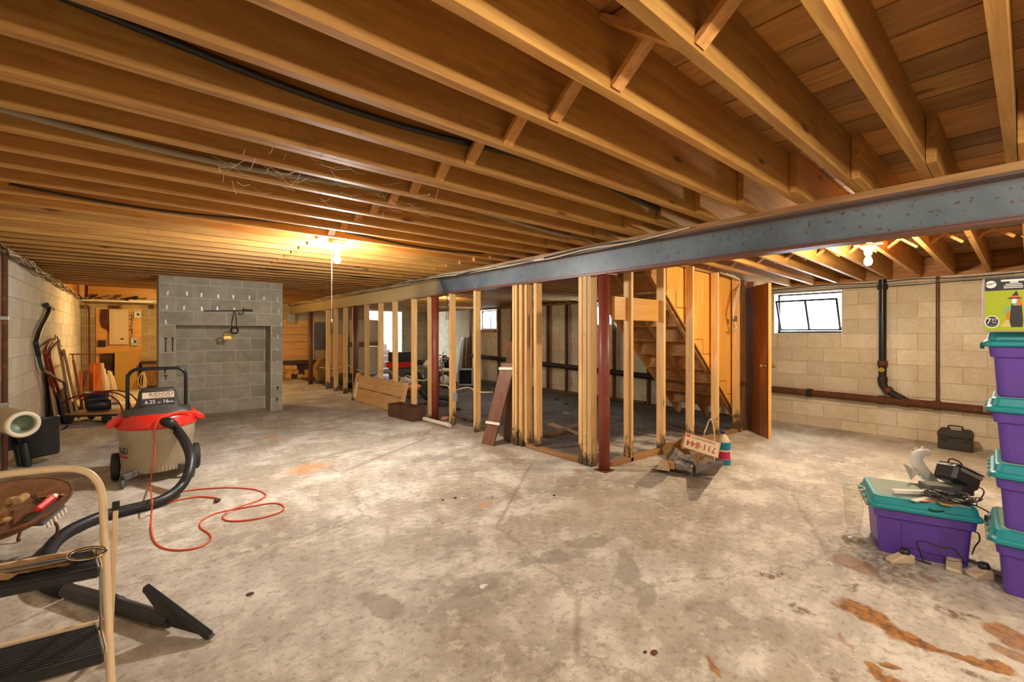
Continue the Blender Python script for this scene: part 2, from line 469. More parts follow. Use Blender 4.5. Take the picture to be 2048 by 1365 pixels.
# ================================================================== THE SHELL
# ---- concrete floor
def floor_material():
    m, nt, b = newmat('stained_concrete')
    P = objcoord(nt, True)
    n1 = noise(nt, P, 0.55, 6, 0.62); n2 = noise(nt, P, 2.3, 8, 0.68); n3 = noise(nt, P, 26, 6, 0.7); n4 = noise(nt, P, 120, 3, 0.6)
    n5 = noise(nt, P, 1.15, 5, 0.6, (1, 1.6, 1))
    c = mixc(nt, maprange(nt, n1, 0.35, 0.65), lin(172, 161, 142), lin(190, 184, 170))
    c = mixc(nt, maprange(nt, n2, 0.46, 0.62, 0, 0.75), c, lin(226, 220, 206))
    c = mixc(nt, maprange(nt, n5, 0.52, 0.60, 0, 0.6), c, lin(152, 142, 126))
    c = mixc(nt, maprange(nt, n2, 0.30, 0.43, 0.6, 0), c, lin(140, 122, 96))
    c = mixc(nt, maprange(nt, n3, 0.50, 0.66, 0, 0.5), c, lin(124, 108, 86))
    n6 = noise(nt, P, 9, 7, .72)
    c = mixc(nt, maprange(nt, n6, 0.52, 0.63, 0, .5), c, lin(226, 217, 199))
    c = mixc(nt, maprange(nt, n4, 0.60, 0.70, 0, .7), c, lin(110, 94, 74))
    vc = nt.nodes.new('ShaderNodeTexVoronoi'); vc.feature = 'DISTANCE_TO_EDGE'; vc.inputs['Scale'].default_value = .55
    wv = nt.nodes.new('ShaderNodeVectorMath'); wv.operation = 'MULTIPLY_ADD'; nt.links.new(n6, wv.inputs[0]); wv.inputs[1].default_value = (.35, .35, 0); nt.links.new(P, wv.inputs[2]); nt.links.new(wv.outputs[0], vc.inputs['Vector'])
    c = mixc(nt, maprange(nt, vc.outputs['Distance'], .0, .012, .45, 0), c, lin(120, 106, 86))
    c = mixc(nt, maprange(nt, n3, 0.25, 0.42, 0.3, 0), c, lin(224, 216, 198))
    # distorted coordinates for the stains
    nz = nt.nodes.new('ShaderNodeTexNoise'); nz.inputs['Scale'].default_value = 5.0; nz.inputs['Detail'].default_value = 6; nt.links.new(P, nz.inputs['Vector'])
    sub = nt.nodes.new('ShaderNodeVectorMath'); sub.operation = 'SUBTRACT'; nt.links.new(nz.outputs['Color'], sub.inputs[0]); sub.inputs[1].default_value = (.5, .5, .5)
    mad = nt.nodes.new('ShaderNodeVectorMath'); mad.operation = 'MULTIPLY_ADD'; nt.links.new(sub.outputs[0], mad.inputs[0]); mad.inputs[1].default_value = (.28, .28, 0); nt.links.new(P, mad.inputs[2])
    Q = mad.outputs[0]
    def stain(c, p, rx, ry, rot, col, amt, edge=0.5, breakup=None):
        mp = nt.nodes.new('ShaderNodeMapping'); mp.vector_type = 'TEXTURE'
        mp.inputs['Location'].default_value = (p[0], p[1], 0); mp.inputs['Rotation'].default_value = (0, 0, rot); mp.inputs['Scale'].default_value = (rx, ry, 50)
        nt.links.new(Q, mp.inputs[0])
        ln = nt.nodes.new('ShaderNodeVectorMath'); ln.operation = 'LENGTH'; nt.links.new(mp.outputs[0], ln.inputs[0])
        f = maprange(nt, ln.outputs['Value'], 1 - edge, 1.0, amt, 0.0)
        if breakup: f = math_n(nt, 'MULTIPLY', f, maprange(nt, n3 if breakup == 'fine' else n2, 0.40, 0.56))
        return mixc(nt, f, c, col)
    def seg(c, p0, p1, w, col, amt, edge=.5, breakup=None):
        a = at_floor(*p0); q = at_floor(*p1); d = q - a
        return stain(c, ((a + q) / 2)[:2], d.length / 2 + w * .5, w, math.atan2(d.y, d.x), col, amt, edge, breakup)
    RU = mixc(nt, maprange(nt, n3, .38, .62), lin(104, 62, 12), lin(178, 112, 30)); RD = lin(96, 58, 24); DK = lin(78, 66, 52); GR = lin(140, 130, 116); OR = lin(206, 140, 66)
    # damp grey patches and old repair outlines in the middle of the slab
    for p0, p1, w in (((1240, 1090), (1300, 1230), .07), ((1010, 1130), (1180, 1100), .07), ((900, 1200), (1010, 1140), .06), ((730, 1190), (800, 1230), .07), ((1130, 1090), (1210, 1075), .08)):
        c = seg(c, p0, p1, w, GR, .6, .35)
    c = stain(c, at_floor(1200, 1010)[:2], .5, .38, .5, lin(168, 156, 134), .5, .5)
    c = stain(c, at_floor(960, 1165)[:2], .035, .02, .3, lin(236, 232, 222), .9, .3)
    # rust bloom
    c = stain(c, at_floor(615, 938)[:2], .30, .20, .3, OR, .75, .8)
    c = stain(c, at_floor(540, 876)[:2], .15, .12, 0, OR, .55, .8)
    c = stain(c, at_floor(975, 1008)[:2], .10, .07, 0, OR, .5, .8)
    c = stain(c, at_floor(1160, 945)[:2], .14, .09, 0, lin(150, 96, 48), .6, .7)
    for p0, p1, w, k in (((1690, 1200), (1780, 1265), .085, .95), ((1780, 1255), (1880, 1300), .06, .95), ((1870, 1290), (2048, 1352), .035, .9),
                         ((1745, 1335), (1800, 1362), .04, .9), ((1755, 1322), (1790, 1328), .03, .9), ((1425, 1312), (1460, 1362), .022, .75),
                         ((1640, 1255), (1710, 1320), .012, .5), ((1995, 1260), (2048, 1290), .09, .8), ((2000, 1300), (2048, 1320), .07, .7),
                         ((1680, 1110), (1740, 1145), .07, .5), ((1830, 1150), (1870, 1170), .05, .5)):
        c = seg(c, p0, p1, w, RU, k, .35, None)
    for p0, p1, w, k in (((1510, 1160), (1570, 1150), .06, .85), ((1620, 1175), (1660, 1180), .05, .6), ((1880, 1215), (1960, 1245), .06, .8), ((1700, 1180), (1740, 1172), .04, .6),
                         ((1810, 1285), (1850, 1300), .03, .7), ((1585, 1205), (1615, 1225), .04, .7), ((1640, 1350), (1680, 1362), .04, .7), ((1930, 1340), (1990, 1362), .04, .7)):
        c = seg(c, p0, p1, w, RD, k, .7, 'fine')
    # dark patch under the bins; grime by the stud wall and along the walls
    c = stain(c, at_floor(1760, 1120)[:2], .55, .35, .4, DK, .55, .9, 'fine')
    c = stain(c, at_floor(1000, 905)[:2], .9, .16, 1.35, lin(120, 92, 62), .5, .8)
    c = stain(c, (3.3, 5.6), .35, 2.6, 0, lin(120, 88, 54), .6, .8)
    c = stain(c, (6.6, .9), .9, 1.7, 0.1, lin(216, 196, 170), .35, .8)
    c = stain(c, (0.6, 8.0), 2.2, .9, 0, lin(132, 112, 84), .55, .9)
    # bare earth beyond the stud wall
    sp = nt.nodes.new('ShaderNodeSeparateXYZ'); nt.links.new(Q, sp.inputs[0])
    mask = math_n(nt, 'MULTIPLY', maprange(nt, sp.outputs[0], 3.42, 3.5), maprange(nt, sp.outputs[1], 2.68, 2.78))
    earth = mixc(nt, maprange(nt, n3, 0.35, 0.65), lin(58, 50, 42), lin(112, 104, 94))
    earth = mixc(nt, maprange(nt, n2, 0.45, 0.6, 0, .7), earth, lin(72, 54, 36))
    wh = stain(earth, (4.5, 3.0), 1.2, .42, 0, lin(206, 196, 178), .95, .5, 'big')
    wh = stain(wh, (5.5, 6.3), 1.5, 1.2, 0, lin(150, 148, 144), .55, .7, 'big')
    c = mixc(nt, mask, c, wh)
    nt.links.new(c, b.inputs['Base Color'])
    nt.links.new(maprange(nt, n2, .3, .7, .62, .82), b.inputs['Roughness'])
    b.inputs['Specular IOR Level'].default_value = 0.35
    hs = math_n(nt, 'ADD', math_n(nt, 'MULTIPLY', n3, .5), math_n(nt, 'ADD', n2, math_n(nt, 'MULTIPLY', math_n(nt, 'MULTIPLY', n3, mask), 3.0)))
    bump(nt, b, hs, 0.35, 0.012)
    return m
FLOORM = floor_material()
mb = MB()
xs = [XL - .3, 3.4, XR + .3]
zs = [0, 0, floor_z(XR + .3)]
vs = [(x, y, z) for y in (YB - .3, YF + .3) for x, z in zip(xs, zs)]
mb.add(vs, [(0, 1, 4, 3), (1, 2, 5, 4)])
mb.add([(x, y, z - .2) for x, y, z in vs], [(3, 4, 1, 0), (4, 5, 2, 1)])
fl = link(mb.mesh('floor', FLOORM), 'floor'); tag(fl, kind='structure')

# ---- block walls
def wall_shell(name, mat, boxes):
    mb = MB()
    for bx in boxes: mb.box(*bx)
    o = link(mb.mesh(name, mat), name); tag(o, kind='structure'); PM[o.name] = Matrix()
    return o
def clip_iv(iv, cuts):
    out = [iv]
    for a, b in cuts:
        nxt = []
        for s, e in out:
            if b <= s or a >= e: nxt.append((s, e)); continue
            if a > s: nxt.append((s, a))
            if b < e: nxt.append((b, e))
        out = nxt
    return out
def blocks(parent, axis, c, u0, u1, z0, z1, w, h, shift, mat, proud=0.006, side=-1, holes=(), joint=0.011, deep=0.03, zoff=0.0):
    """running-bond blocks on a wall face. axis 'x': face x=c, u along y; axis 'y': face y=c, u along x; they stand proud of the mortar towards 'side'"""
    meshes = {}; cnt = 0
    z = zoff; row = 0
    while z < z1 - 0.02:
        a, b2 = max(z, z0), min(z + h, z1)
        if b2 - a > 0.03:
            u = u0 + (shift if row % 2 else shift - w / 2)
            while u > u0: u -= w
            while u < u1 - 0.02:
                s, e = max(u, u0), min(u + w, u1)
                ivs = [(s, e)] if e - s > 0.03 else []
                zz = (a, b2)
                for (ha, hb, hz0, hz1) in holes:
                    if hz0 < (a + b2) / 2 < hz1:
                        ivs = [q for iv in ivs for q in clip_iv(iv, [(ha, hb)])]
                for s2, e2 in ivs:
                    if e2 - s2 < 0.03: continue
                    key = (round(e2 - s2, 3), round(b2 - a, 3))
                    if key not in meshes:
                        L = (e2 - s2 - joint) / 2; Hh = (b2 - a - joint) / 2; m_ = MB()
                        if axis == 'x': m_.box(-deep / 2, deep / 2, -L, L, -Hh, Hh)
                        else: m_.box(-L, L, -deep / 2, deep / 2, -Hh, Hh)
                        meshes[key] = m_.mesh('block', mat)
                    off = c + side * (proud - deep / 2)
                    jit = random.uniform(-.0015, .0015)
                    loc = (off + jit, (s2 + e2) / 2, (a + b2) / 2) if axis == 'x' else ((s2 + e2) / 2, off + jit, (a + b2) / 2)
                    o = link(meshes[key], 'block', parent, loc); cnt += 1
                u += w
        z += h; row += 1
    return cnt
# left wall
wl = wall_shell('wall_left', LIMEM, [(XL - .25, XL, YB - .3, YF + .3, -.3, ZJ + .02)])
blocks(wl, 'x', XL, 5.55, YF, -.02, ZJ, .417, .205, .1, LIME, side=1)
# right wall with three window openings
WINS = [(1.756, 2.66, 1.27, 1.914), (9.82, 10.74, 1.39, 1.97), (5.50, 6.40, 1.38, 1.95)]
ZRT = joist_z(XR)
bx = []; ycur = YB - .3
for (a, b2, z0, z1) in sorted(WINS):
    bx.append((XR, XR + .22, ycur, a, -.5, ZRT)); bx.append((XR, XR + .22, a, b2, -.5, z0)); bx.append((XR, XR + .22, a, b2, z1, ZRT)); ycur = b2
bx.append((XR, XR + .22, ycur, YF + .3, -.5, ZRT))
wr = wall_shell('wall_right', CREAMM, bx)
n_ = blocks(wr, 'x', XR, -.35, 8.6, -.13, ZRT, .414, .208, .264, CREAM, side=-1, holes=WINS, zoff=-.186)
# far wall with the doorway to the outside steps
DOORX = (5.66, 6.79); DOORZ = 2.015
wf = wall_shell('wall_far', CMUM, [(XL - .3, DOORX[0], YF, YF + .22, -.4, ZJ), (DOORX[1], XR + .3, YF, YF + .22, -.4, ZJ), (DOORX[0], DOORX[1], YF, YF + .22, DOORZ, ZJ)])
blocks(wf, 'y', YF, XL, DOORX[0], 0, ZJ, .414, .208, .15, FARB, side=-1)
blocks(wf, 'y', YF, DOORX[1], XR, -.1, ZJ, .414, .208, .1, CMU, side=-1)
wb = wall_shell('wall_back', LIMEM, [(XL - .3, XR + .3, YB - .25, YB, -.4, ZJ)])
# sill plates and rim boards that close the space between wall tops and deck
SILL = wood('sill_wood', lin(200, 140, 72), lin(150, 92, 40), 'y', vary=.1)
ZD = ZJ + 0.25                                   # underside of the deck boards
for nm, b_ in (('trim_1', (XL - .2, XL - .01, YB, YF, ZJ - .0, ZD + .06)), ('trim_2', (XR + .02, XR + .06, YB, YF, ZRT + .04, ZD - .07)),
               ('trim_3', (XL - .3, XR + .3, YF + .02, YF + .06, ZRT, ZD + .06)), ('trim_4', (XL - .3, XR + .3, YB - .06, YB - .02, ZRT, ZD + .06)), ('trim_5', (XR - .03, XR + .2, YB, YF, ZRT, ZRT + .045))):
    mb = MB().box(*b_); tag(link(mb.mesh(nm, SILL), nm), kind='structure')

# ---- deck boards, joists and cross braces
mb = MB()
mb.add([(XL - .3, YB - .3, ZD + .025), (XBEAM, YB - .3, ZD + .025), (XR + .3, YB - .3, joist_z(XR) + .275 - .007), (XL - .3, YF + .3, ZD + .025), (XBEAM, YF + .3, ZD + .025), (XR + .3, YF + .3, joist_z(XR) + .275 - .007)],
       [(3, 4, 1, 0), (4, 5, 2, 1)])
mb.add([(v.x, v.y, v.z + .15) for v in mb.v[:6]], [(0, 1, 4, 3), (1, 2, 5, 4)])
ce = link(mb.mesh('ceiling', SUBF), 'ceiling'); tag(ce, kind='structure'); PM[ce.name] = Matrix()
bw = 0.222
board = MB().box(-bw / 2 + .005, bw / 2 - .005, -(YF - YB) / 2, (YF - YB) / 2, 0, .022).mesh('deck_board', SUBF)
SL = math.atan2(0.105, XR - XBEAM)
x = -0.99
while x < XR + .1:
    o = link(board, 'deck_board', ce, (x + bw / 2, (YB + YF) / 2, (ZD if x + bw / 2 < XBEAM else joist_z(x + bw / 2) + .25) + random.uniform(0, .002)))
    if x + bw / 2 > XBEAM: o.rotation_euler = (0, SL, 0)
    x += bw
JS, JT = 0.298, 0.038
JY0 = 1.253
lj = MB().box(XL - .02, 3.52, -JT / 2, JT / 2, 0, .249).mesh('joist', JOIST)
lj2 = MB().box(.6, 3.52, -JT / 2, JT / 2, 0, .249).mesh('joist', JOIST)
Lr = (XR + .01 - 2.98) / math.cos(SL)
rj = MB().box(0, Lr, -JT / 2, JT / 2, 0, .249).mesh('joist', JOIST)
JYS = [JY0 + JS * k for k in range(-12, 42)]
for i, y in enumerate(JYS):
    dy = random.uniform(-.006, .006)
    link(lj if y < 10.65 else lj2, 'joist', ce, (0, y + dy, ZJ))
    link(rj, 'joist', ce, (2.98, y + dy - JT - .003, ZJ + (XBEAM - 2.98) * math.tan(SL) - .002), (0, SL, 0))
    if i == 15:
        link(lj, 'joist', ce, (0, y + dy + JT + .006, ZJ))
link(MB().box(.56, .598, 10.45, YF, 0, .249).mesh('joist', JOIST), 'joist', ce, (0, 0, ZJ))
br_l = math.hypot(JS - JT, .20)
def braces(X, k0, k1, both=True):
    for k in range(k0, k1):
        y0 = JY0 + JS * k + JT / 2; y1 = y0 + JS - JT
        zb = joist_z(X)
        for q in ((0, 1) if both else (0,)):
            mb = MB()
            xx = X + (-.03 if q else .03)
            if q == 0: mb.bar((xx, y0, zb + .232), (xx, y1, zb + .018), .055, .02, (0, 1, 1))
            else: mb.bar((xx, y0, zb + .018), (xx, y1, zb + .232), .055, .02, (0, -1, 1))
            part(mb, 'cross_brace', BRACE, ce)
BRACE = wood('brace_wood', lin(216, 160, 92), lin(176, 118, 56), 'y', vary=.12)
braces(1.24, -6, 22)
braces(5.55, -5, 10)

# ---- steel beam with its timber plate
def beam_material():
    m, nt, b = newmat('beam_paint')
    v = objcoord(nt, True)
    n = noise(nt, v, 1.2, 4, .6); f = noise(nt, v, 22, 5, .7); g = noise(nt, v, 70, 3, .6)
    c = mixc(nt, maprange(nt, n, .35, .65), lin(82, 93, 101), lin(110, 123, 131))
    c = mixc(nt, maprange(nt, f, .57, .66, 0, .9), c, lin(84, 52, 40))
    sp = nt.nodes.new('ShaderNodeSeparateXYZ'); nt.links.new(v, sp.inputs[0])
    zz = math_n(nt, 'ADD', sp.outputs[2], math_n(nt, 'MULTIPLY', f, .03))
    c = mixc(nt, maprange(nt, zz, ZJ - .285 + .03, ZJ - .285 + .065, .95, 0), c, lin(108, 62, 46))
    c = mixc(nt, maprange(nt, zz, ZJ - .085, ZJ - .05, 0, .85), c, lin(92, 66, 54))
    # ochre distemper on the far half of the beam
    yy = math_n(nt, 'ADD', sp.outputs[1], math_n(nt, 'MULTIPLY', n, .5))
    c = mixc(nt, maprange(nt, yy, 5.6, 6.0, 0, .8), c, lin(176, 150, 104))
    nt.links.new(c, b.inputs['Base Color']); b.inputs['Roughness'].default_value = .42; b.inputs['Metallic'].default_value = .0
    bump(nt, b, f, .2, .003)
    return m
BEAMM = beam_material()
bt = thing('steel_beam', 'long grey painted steel I-beam with rust spots carrying the joists', 'beam', (XBEAM, 5.2, ZJ - .285))
z0 = ZJ - .285; z1 = ZJ - .042; hw, tf, tw = .062, .016, .009
poly = [(-hw, z0), (hw, z0), (hw, z0 + tf), (tw, z0 + tf + .012), (tw, z1 - tf - .012), (hw, z1 - tf), (hw, z1), (-hw, z1), (-hw, z1 - tf), (-tw, z1 - tf - .012), (-tw, z0 + tf + .012), (-hw, z0 + tf)]
poly = [(XBEAM + a, b) for a, b in poly]
part(MB().prism(poly, YB, YF - .02), 'i_beam', BEAMM, bt, world=True)
part(MB().box(XBEAM - .066, XBEAM + .066, YB, YF - .02, z1, ZJ), 'timber_plate', STUDH, bt, world=True)
bp = thing('bearing_block', 'concrete pier block holding the far end of the steel beam', 'pier', (XBEAM, YF - .2, 0))
part(MB().box(XBEAM - .1, XBEAM + .1, YF - .12, YF - .008, 1.55, z0 - .001), 'pad', CMU, bp, world=True)

# ---- support columns
labs = ['red oxide steel column nearest, standing free on the open floor', 'red oxide steel column with peeling paint beside a stud and white tube', 'dark brown steel column among the thin studs behind the plank box', 'rust brown steel column at the far end beside the pine boards']
for i, y in enumerate((2.565, 5.62, 8.70, 11.70)):
    cx = XBEAM - .025
    t = thing('support_column', labs[i], 'column', (cx, y, 0), group='steel columns under the beam')
    part(MB().lathe([(.0, .0), (.052, 0), (.052, z0 - .012), (0, z0 - .012)], 20), 'shaft', (REDIRON, REDIRON, BROWNPOST, BROWNPOST)[i], t)
    part(MB().box(-.085, .085, -.085, .085, z0 - .012, z0 - .001), 'cap_plate', (REDIRON, REDIRON, BROWNPOST, BROWNPOST)[i], t)
    part(MB().box(-.07, .07, -.07, .07, 0.0, .006), 'base_plate', RUSTIRON, t)

# ================================================================== CHIMNEY
CY = 8.09; CX0, CX1 = .23, 1.84; RX0, RX1 = .423, 1.666; RZ = 1.40; RD = .40
ch = thing('chimney_breast', 'grey concrete block chimney breast with a shallow walled-up alcove', 'chimney', ((CX0 + CX1) / 2, CY + .5, 0))
mb = MB()
mb.box(CX0, RX0, CY, CY + RD, 0, RZ); mb.box(RX1, CX1, CY, CY + RD, 0, RZ); mb.box(CX0, CX1, CY, CY + RD, RZ, ZJ + .2); mb.box(CX0, CX1, CY + RD, CY + 1.0, 0, ZJ + .2)
part(mb, 'core', CMUM, ch, world=True)
_b = thing('tmp', 'tmp', 'tmp')
def chim_blocks(axis, c, u0, u1, z0, z1, side, shift, holes=()):
    before = set(o.name for o in bpy.data.objects)
    blocks(_b, axis, c, u0, u1, z0, z1, .417, .2, shift, CMU, side=side, holes=holes, deep=.02, proud=.004)
    Mi = PM[ch.name].inverted()
    for o in bpy.data.objects:
        if o.name not in before:
            o.parent = ch; o.location = Mi @ Vector(o.location)
chim_blocks('y', CY, CX0, CX1, 0, ZJ + .05, -1, .401 - .0, [(RX0, RX1, 0, RZ)])
chim_blocks('y', CY + RD, RX0, RX1, 0, RZ, -1, .18)
chim_blocks('x', CX0, CY, CY + 1.0, 0, ZJ + .05, -1, .2)
chim_blocks('x', RX1, CY, CY + RD, 0, RZ, -1, .2)
bpy.data.objects.remove(_b)
# metal clips
clips = [(134, 328), (280, 333), (390, 343), (518, 353), (631, 357), (754, 362), (864, 370), (966, 378), (128, 436), (258, 441), (393, 448), (511, 447), (640, 455), (976, 470), (120, 547), (995, 565), (968, 660), (966, 755), (970, 850), (966, 940)]
cm = MB().box(-.011, .011, -.003, .003, -.032, .032).box(-.011, .011, -.022, -.003, -.032, -.028).mesh('clip', GALV)
for a, b in clips:
    p = at_y(300 + a * .2637, 500 + b * .2637, CY - .008)
    o = link(cm, 'clip', ch, PM[ch.name].inverted() @ p, (0, random.uniform(-.15, .15), 0))
# iron bar and hanging loops
p0 = at_y(408, 622.5, CY - .035); p1 = at_y(505, 621.5, CY - .035)
t = thing('iron_hook_bar', 'thin dark iron bar with a hook hung across the chimney', 'iron bar', ((p0.x + p1.x) / 2, CY - .035, p0.z))
part(MB().tube([p0, p1], .007, 8), 'rod', IRON, t, world=True)
pm = at_y(487, 621.5, CY - .05)
part(MB().tube(smooth_path([pm + Vector((0, 0, .04)), pm, pm + Vector((-.01, -.01, -.05)), pm + Vector((-.05, -.01, -.06)), pm + Vector((-.06, -.01, -.03))], 5), .006, 8), 'hook', IRON, t, world=True)
part(MB().box(p1.x - .12, p1.x, p1.y - .012, p1.y + .012, p1.z - .018, p1.z + .018), 'socket', IRON, t, world=True)
for (px, py0, py1, lab, mt) in ((469, 622, 668, 'rusty pulley wheel hanging on a looped cord from the iron bar', IRON), (455, 655, 679, 'small brass padlock shaped hook hanging at the alcove edge', BRASS)):
    q0 = at_y(px, py0, CY - .05); q1 = at_y(px, py1, CY - .05)
    t = thing('hanging_pulley' if mt is IRON else 'hanging_clasp', lab, 'pulley' if mt is IRON else 'clasp', (q0.x, q0.y, q1.z))
    if mt is IRON:
        part(MB().tube([q0 + Vector((0, 0, .01)), q0 + Vector((-.035, 0, -.2)), q1 + Vector((-.04, 0, .06))], .005, 6), 'cord', IRON, t, world=True)
        part(MB().tube([q0 + Vector((0.012, 0, .01)), q0 + Vector((.03, 0, -.2)), q1 + Vector((.035, 0, .06))], .005, 6), 'cord', IRON, t, world=True)
    cc = q1 + Vector((0, 0, .05))
    part(MB().tube([cc + Vector((math.cos(a) * .045, 0, math.sin(a) * .045)) for a in [k * math.pi / 8 for k in range(16)]], .014, 8, closed=True), 'ring', mt, t, world=True)
    if mt is not IRON:
        part(MB().box(cc.x - .05, cc.x + .05, cc.y - .012, cc.y + .012, cc.z - .05, cc.z - .0), 'plate', mt, t, world=True)
# old iron brackets on the left jamb
for (a, b, hgt) in ((120, 725, .2), (172, 720, .19), (115, 925, .06), (120, 970, .06), (968, 1052, .05), (962, 1140, .06)):
    p = at_y(300 + a * .2637, 500 + b * .2637, CY - .01)
    part(MB().box(p.x - .006, p.x + .006, CY - .016, CY - .003, p.z - hgt / 2, p.z + hgt / 2).box(p.x - .02, p.x + .02, CY - .016, CY - .003, p.z + hgt / 2 - .008, p.z + hgt / 2 + .006), 'bracket', IRON, ch, world=True)

# ================================================================== STUD WALLS
ZB = z0    # underside of the beam
sw = thing('stud_wall', 'open row of bare wooden studs standing under the steel beam', 'stud wall', (XBEAM, 6.5, 0))
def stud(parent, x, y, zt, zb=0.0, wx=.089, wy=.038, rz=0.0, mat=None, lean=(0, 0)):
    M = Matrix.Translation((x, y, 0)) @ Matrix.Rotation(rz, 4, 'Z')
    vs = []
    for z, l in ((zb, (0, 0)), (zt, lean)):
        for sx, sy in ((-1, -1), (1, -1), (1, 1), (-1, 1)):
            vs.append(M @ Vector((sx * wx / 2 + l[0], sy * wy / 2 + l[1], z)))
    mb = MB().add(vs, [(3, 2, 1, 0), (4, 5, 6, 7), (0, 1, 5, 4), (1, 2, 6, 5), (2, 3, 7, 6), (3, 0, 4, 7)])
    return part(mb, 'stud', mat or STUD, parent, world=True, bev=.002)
def ybeam(px, X=XBEAM):
    return at_x(px, 700, X).y
for px in (655, 671, 690, 709, 733, 760, 790, 827, 861, 904, 953, 1075):
    y = ybeam(px)
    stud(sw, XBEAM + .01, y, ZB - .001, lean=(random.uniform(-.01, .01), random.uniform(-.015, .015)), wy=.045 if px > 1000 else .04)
yp = ybeam(1043)
for dx, dy, w in ((-.02, .03, .04), (-.005, -.035, .05), (.02, -.095, .04), (-.01, .085, .032)):
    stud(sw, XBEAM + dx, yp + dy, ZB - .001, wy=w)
yt = ybeam(1176)
for dy, w in ((.055, .045), (0.0, .05), (-.055, .045)):
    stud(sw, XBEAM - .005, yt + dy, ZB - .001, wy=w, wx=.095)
part(MB().box(XBEAM - .045, XBEAM + .045, yt + .09, yp - .12, 0, .04), 'bottom_plate', STUDH, sw, world=True, bev=.003)
part(MB().box(XBEAM - .02, XBEAM + .02, ybeam(1066), ybeam(1066) + .02, .9, 1.5, ), 'scrap_strip', TANW, sw, world=True)
for a, b in ((904, 861), (950, 908)):
    y0_, y1_ = sorted((ybeam(a), ybeam(b)))
# second row beside the stairs, runs to the door
WBY = 2.62
sw2 = thing('stud_wall', 'short row of bare studs with a floor plate in front of the stairs', 'stud wall', (5.0, WBY, 0))
def xw(px, Y=WBY):
    return at_y(px, 700, Y).x
for px, w in ((1257, .04), (1322, .042), (1380, .038), (1430, .042), (1472, .04)):
    X = xw(px)
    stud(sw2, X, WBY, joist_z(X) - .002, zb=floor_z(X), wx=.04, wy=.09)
# sloping floor plate
mb = MB()
x0_, x1_ = 3.44, xw(1478)
vs = []
for X in (x0_, x1_):
    for dy in (-.045, .045):
        for dz in (0, .04): vs.append((X, WBY + dy, floor_z(X) + dz))
mb.add(vs, [(0, 1, 3, 2), (4, 6, 7, 5), (0, 4, 5, 1), (2, 3, 7, 6), (1, 5, 7, 3), (0, 2, 6, 4)])
part(mb, 'bottom_plate', STUDX, sw2, world=True, bev=.003)
a = at_y(1226, 593, WBY + .02); b = at_y(1314, 643, WBY + .02)
part(MB().box(a.x, b.x, WBY - .0, WBY + .035, b.z, a.z), 'header_board', PINE, sw2, world=True, bev=.003)
# framing against the right wall of the back room
sw3 = thing('stud_wall', 'dark old wall framing against the block wall of the back room', 'stud wall', (XR - .1, 7.6, floor_z(XR)))
XS3 = XR - .09
for px in (941, 957, 998, 1025, 1050, 1096, 1133, 1160, 1297, 1228):
    y = ybeam(px, XS3)
    if 1.7 < y < 2.8: continue
    stud(sw3, XS3, y, joist_z(XS3) - .05, zb=floor_z(XS3), mat=DARKSTUD)
ya, yb = ybeam(1290, XS3), ybeam(941, XS3)
part(MB().box(XS3 - .045, XS3 + .045, ya, yb, joist_z(XS3) - .05, joist_z(XS3) - .012), 'top_plate', DARKSTUD, sw3, world=True)
part(MB().box(XS3 - .045, XS3 + .045, ya, yb, floor_z(XS3), floor_z(XS3) + .038), 'bottom_plate', DARKSTUD, sw3, world=True)
part(MB().box(XS3 - .045, XS3 + .045, 9.78, 10.78, 1.33, 1.37), 'window_sill_plate', DARKSTUD, sw3, world=True)

# ================================================================== STAIRS
st = thing('staircase', 'open wooden staircase with plywood side seen from underneath behind the studs', 'stairs', (5.2, 3.2, -.05))
SLOPE = -.865; XA, ZA = 4.72, 1.60
def zline(X): return ZA + SLOPE * (X - XA)
Xtop = 4.15; Xbot = 6.60
dpt = .27
for Y in (2.755, 3.17, 3.62):
    poly = [(Xtop, zline(Xtop)), (Xbot - .06, zline(Xbot - .06)), (Xbot, zline(Xbot) + .08), (Xbot, zline(Xbot) + .20), (Xtop, zline(Xtop) + dpt)]
    part(MB().prism(poly, Y - .02, Y + .02), 'stringer', STAIRW, st, world=True)
rise = .19; run = rise / -SLOPE
nst = 12
for i in range(nst):
    X = Xbot - .03 - i * run; Z = zline(X) + .25
    if X - run < Xtop - .1: break
    part(MB().box(X - run - .02, X, 2.78, 3.60, Z - .03, Z), 'tread', STAIRW, st, world=True)
    part(MB().box(X - run - .0, X - run + .018, 2.78, 3.60, Z, Z + rise - .03), 'riser', STAIRW, st, world=True)
# plywood side boards
YP = 2.70
def pp(px, py, Y=YP):
    p = at_y(px, py, Y); return (p.x, p.z)
xsplit = [pp(1332, 600)[0], pp(1378, 600)[0], pp(1427, 600)[0], pp(1477, 600)[0]]
for i in range(3):
    xa, xb = xsplit[i] + .003, xsplit[i + 1] - .003
    poly = [(xa, zline(xa) + .03), (xb, zline(xb) + .03), (xb, joist_z(xb) - .012), (xa, joist_z(xa) - .012)]
    part(MB().prism(poly, YP - .008, YP + .008), 'plywood_sheet', PLY, st, world=True)
# saw-tooth marks where the steps are screwed through
for i in range(1, nst - 2):
    X = Xbot - .03 - i * run; Z = zline(X) + .25
    if xsplit[0] + .05 < X - run and X < xsplit[3]:
        part(MB().box(X - run - .004, X - run + .004, YP - .0095, YP - .0075, Z, Z + rise).box(X - run, X, YP - .0095, YP - .0075, Z - .004, Z + .004), 'step_mark', BROWNPOST, st, world=True)

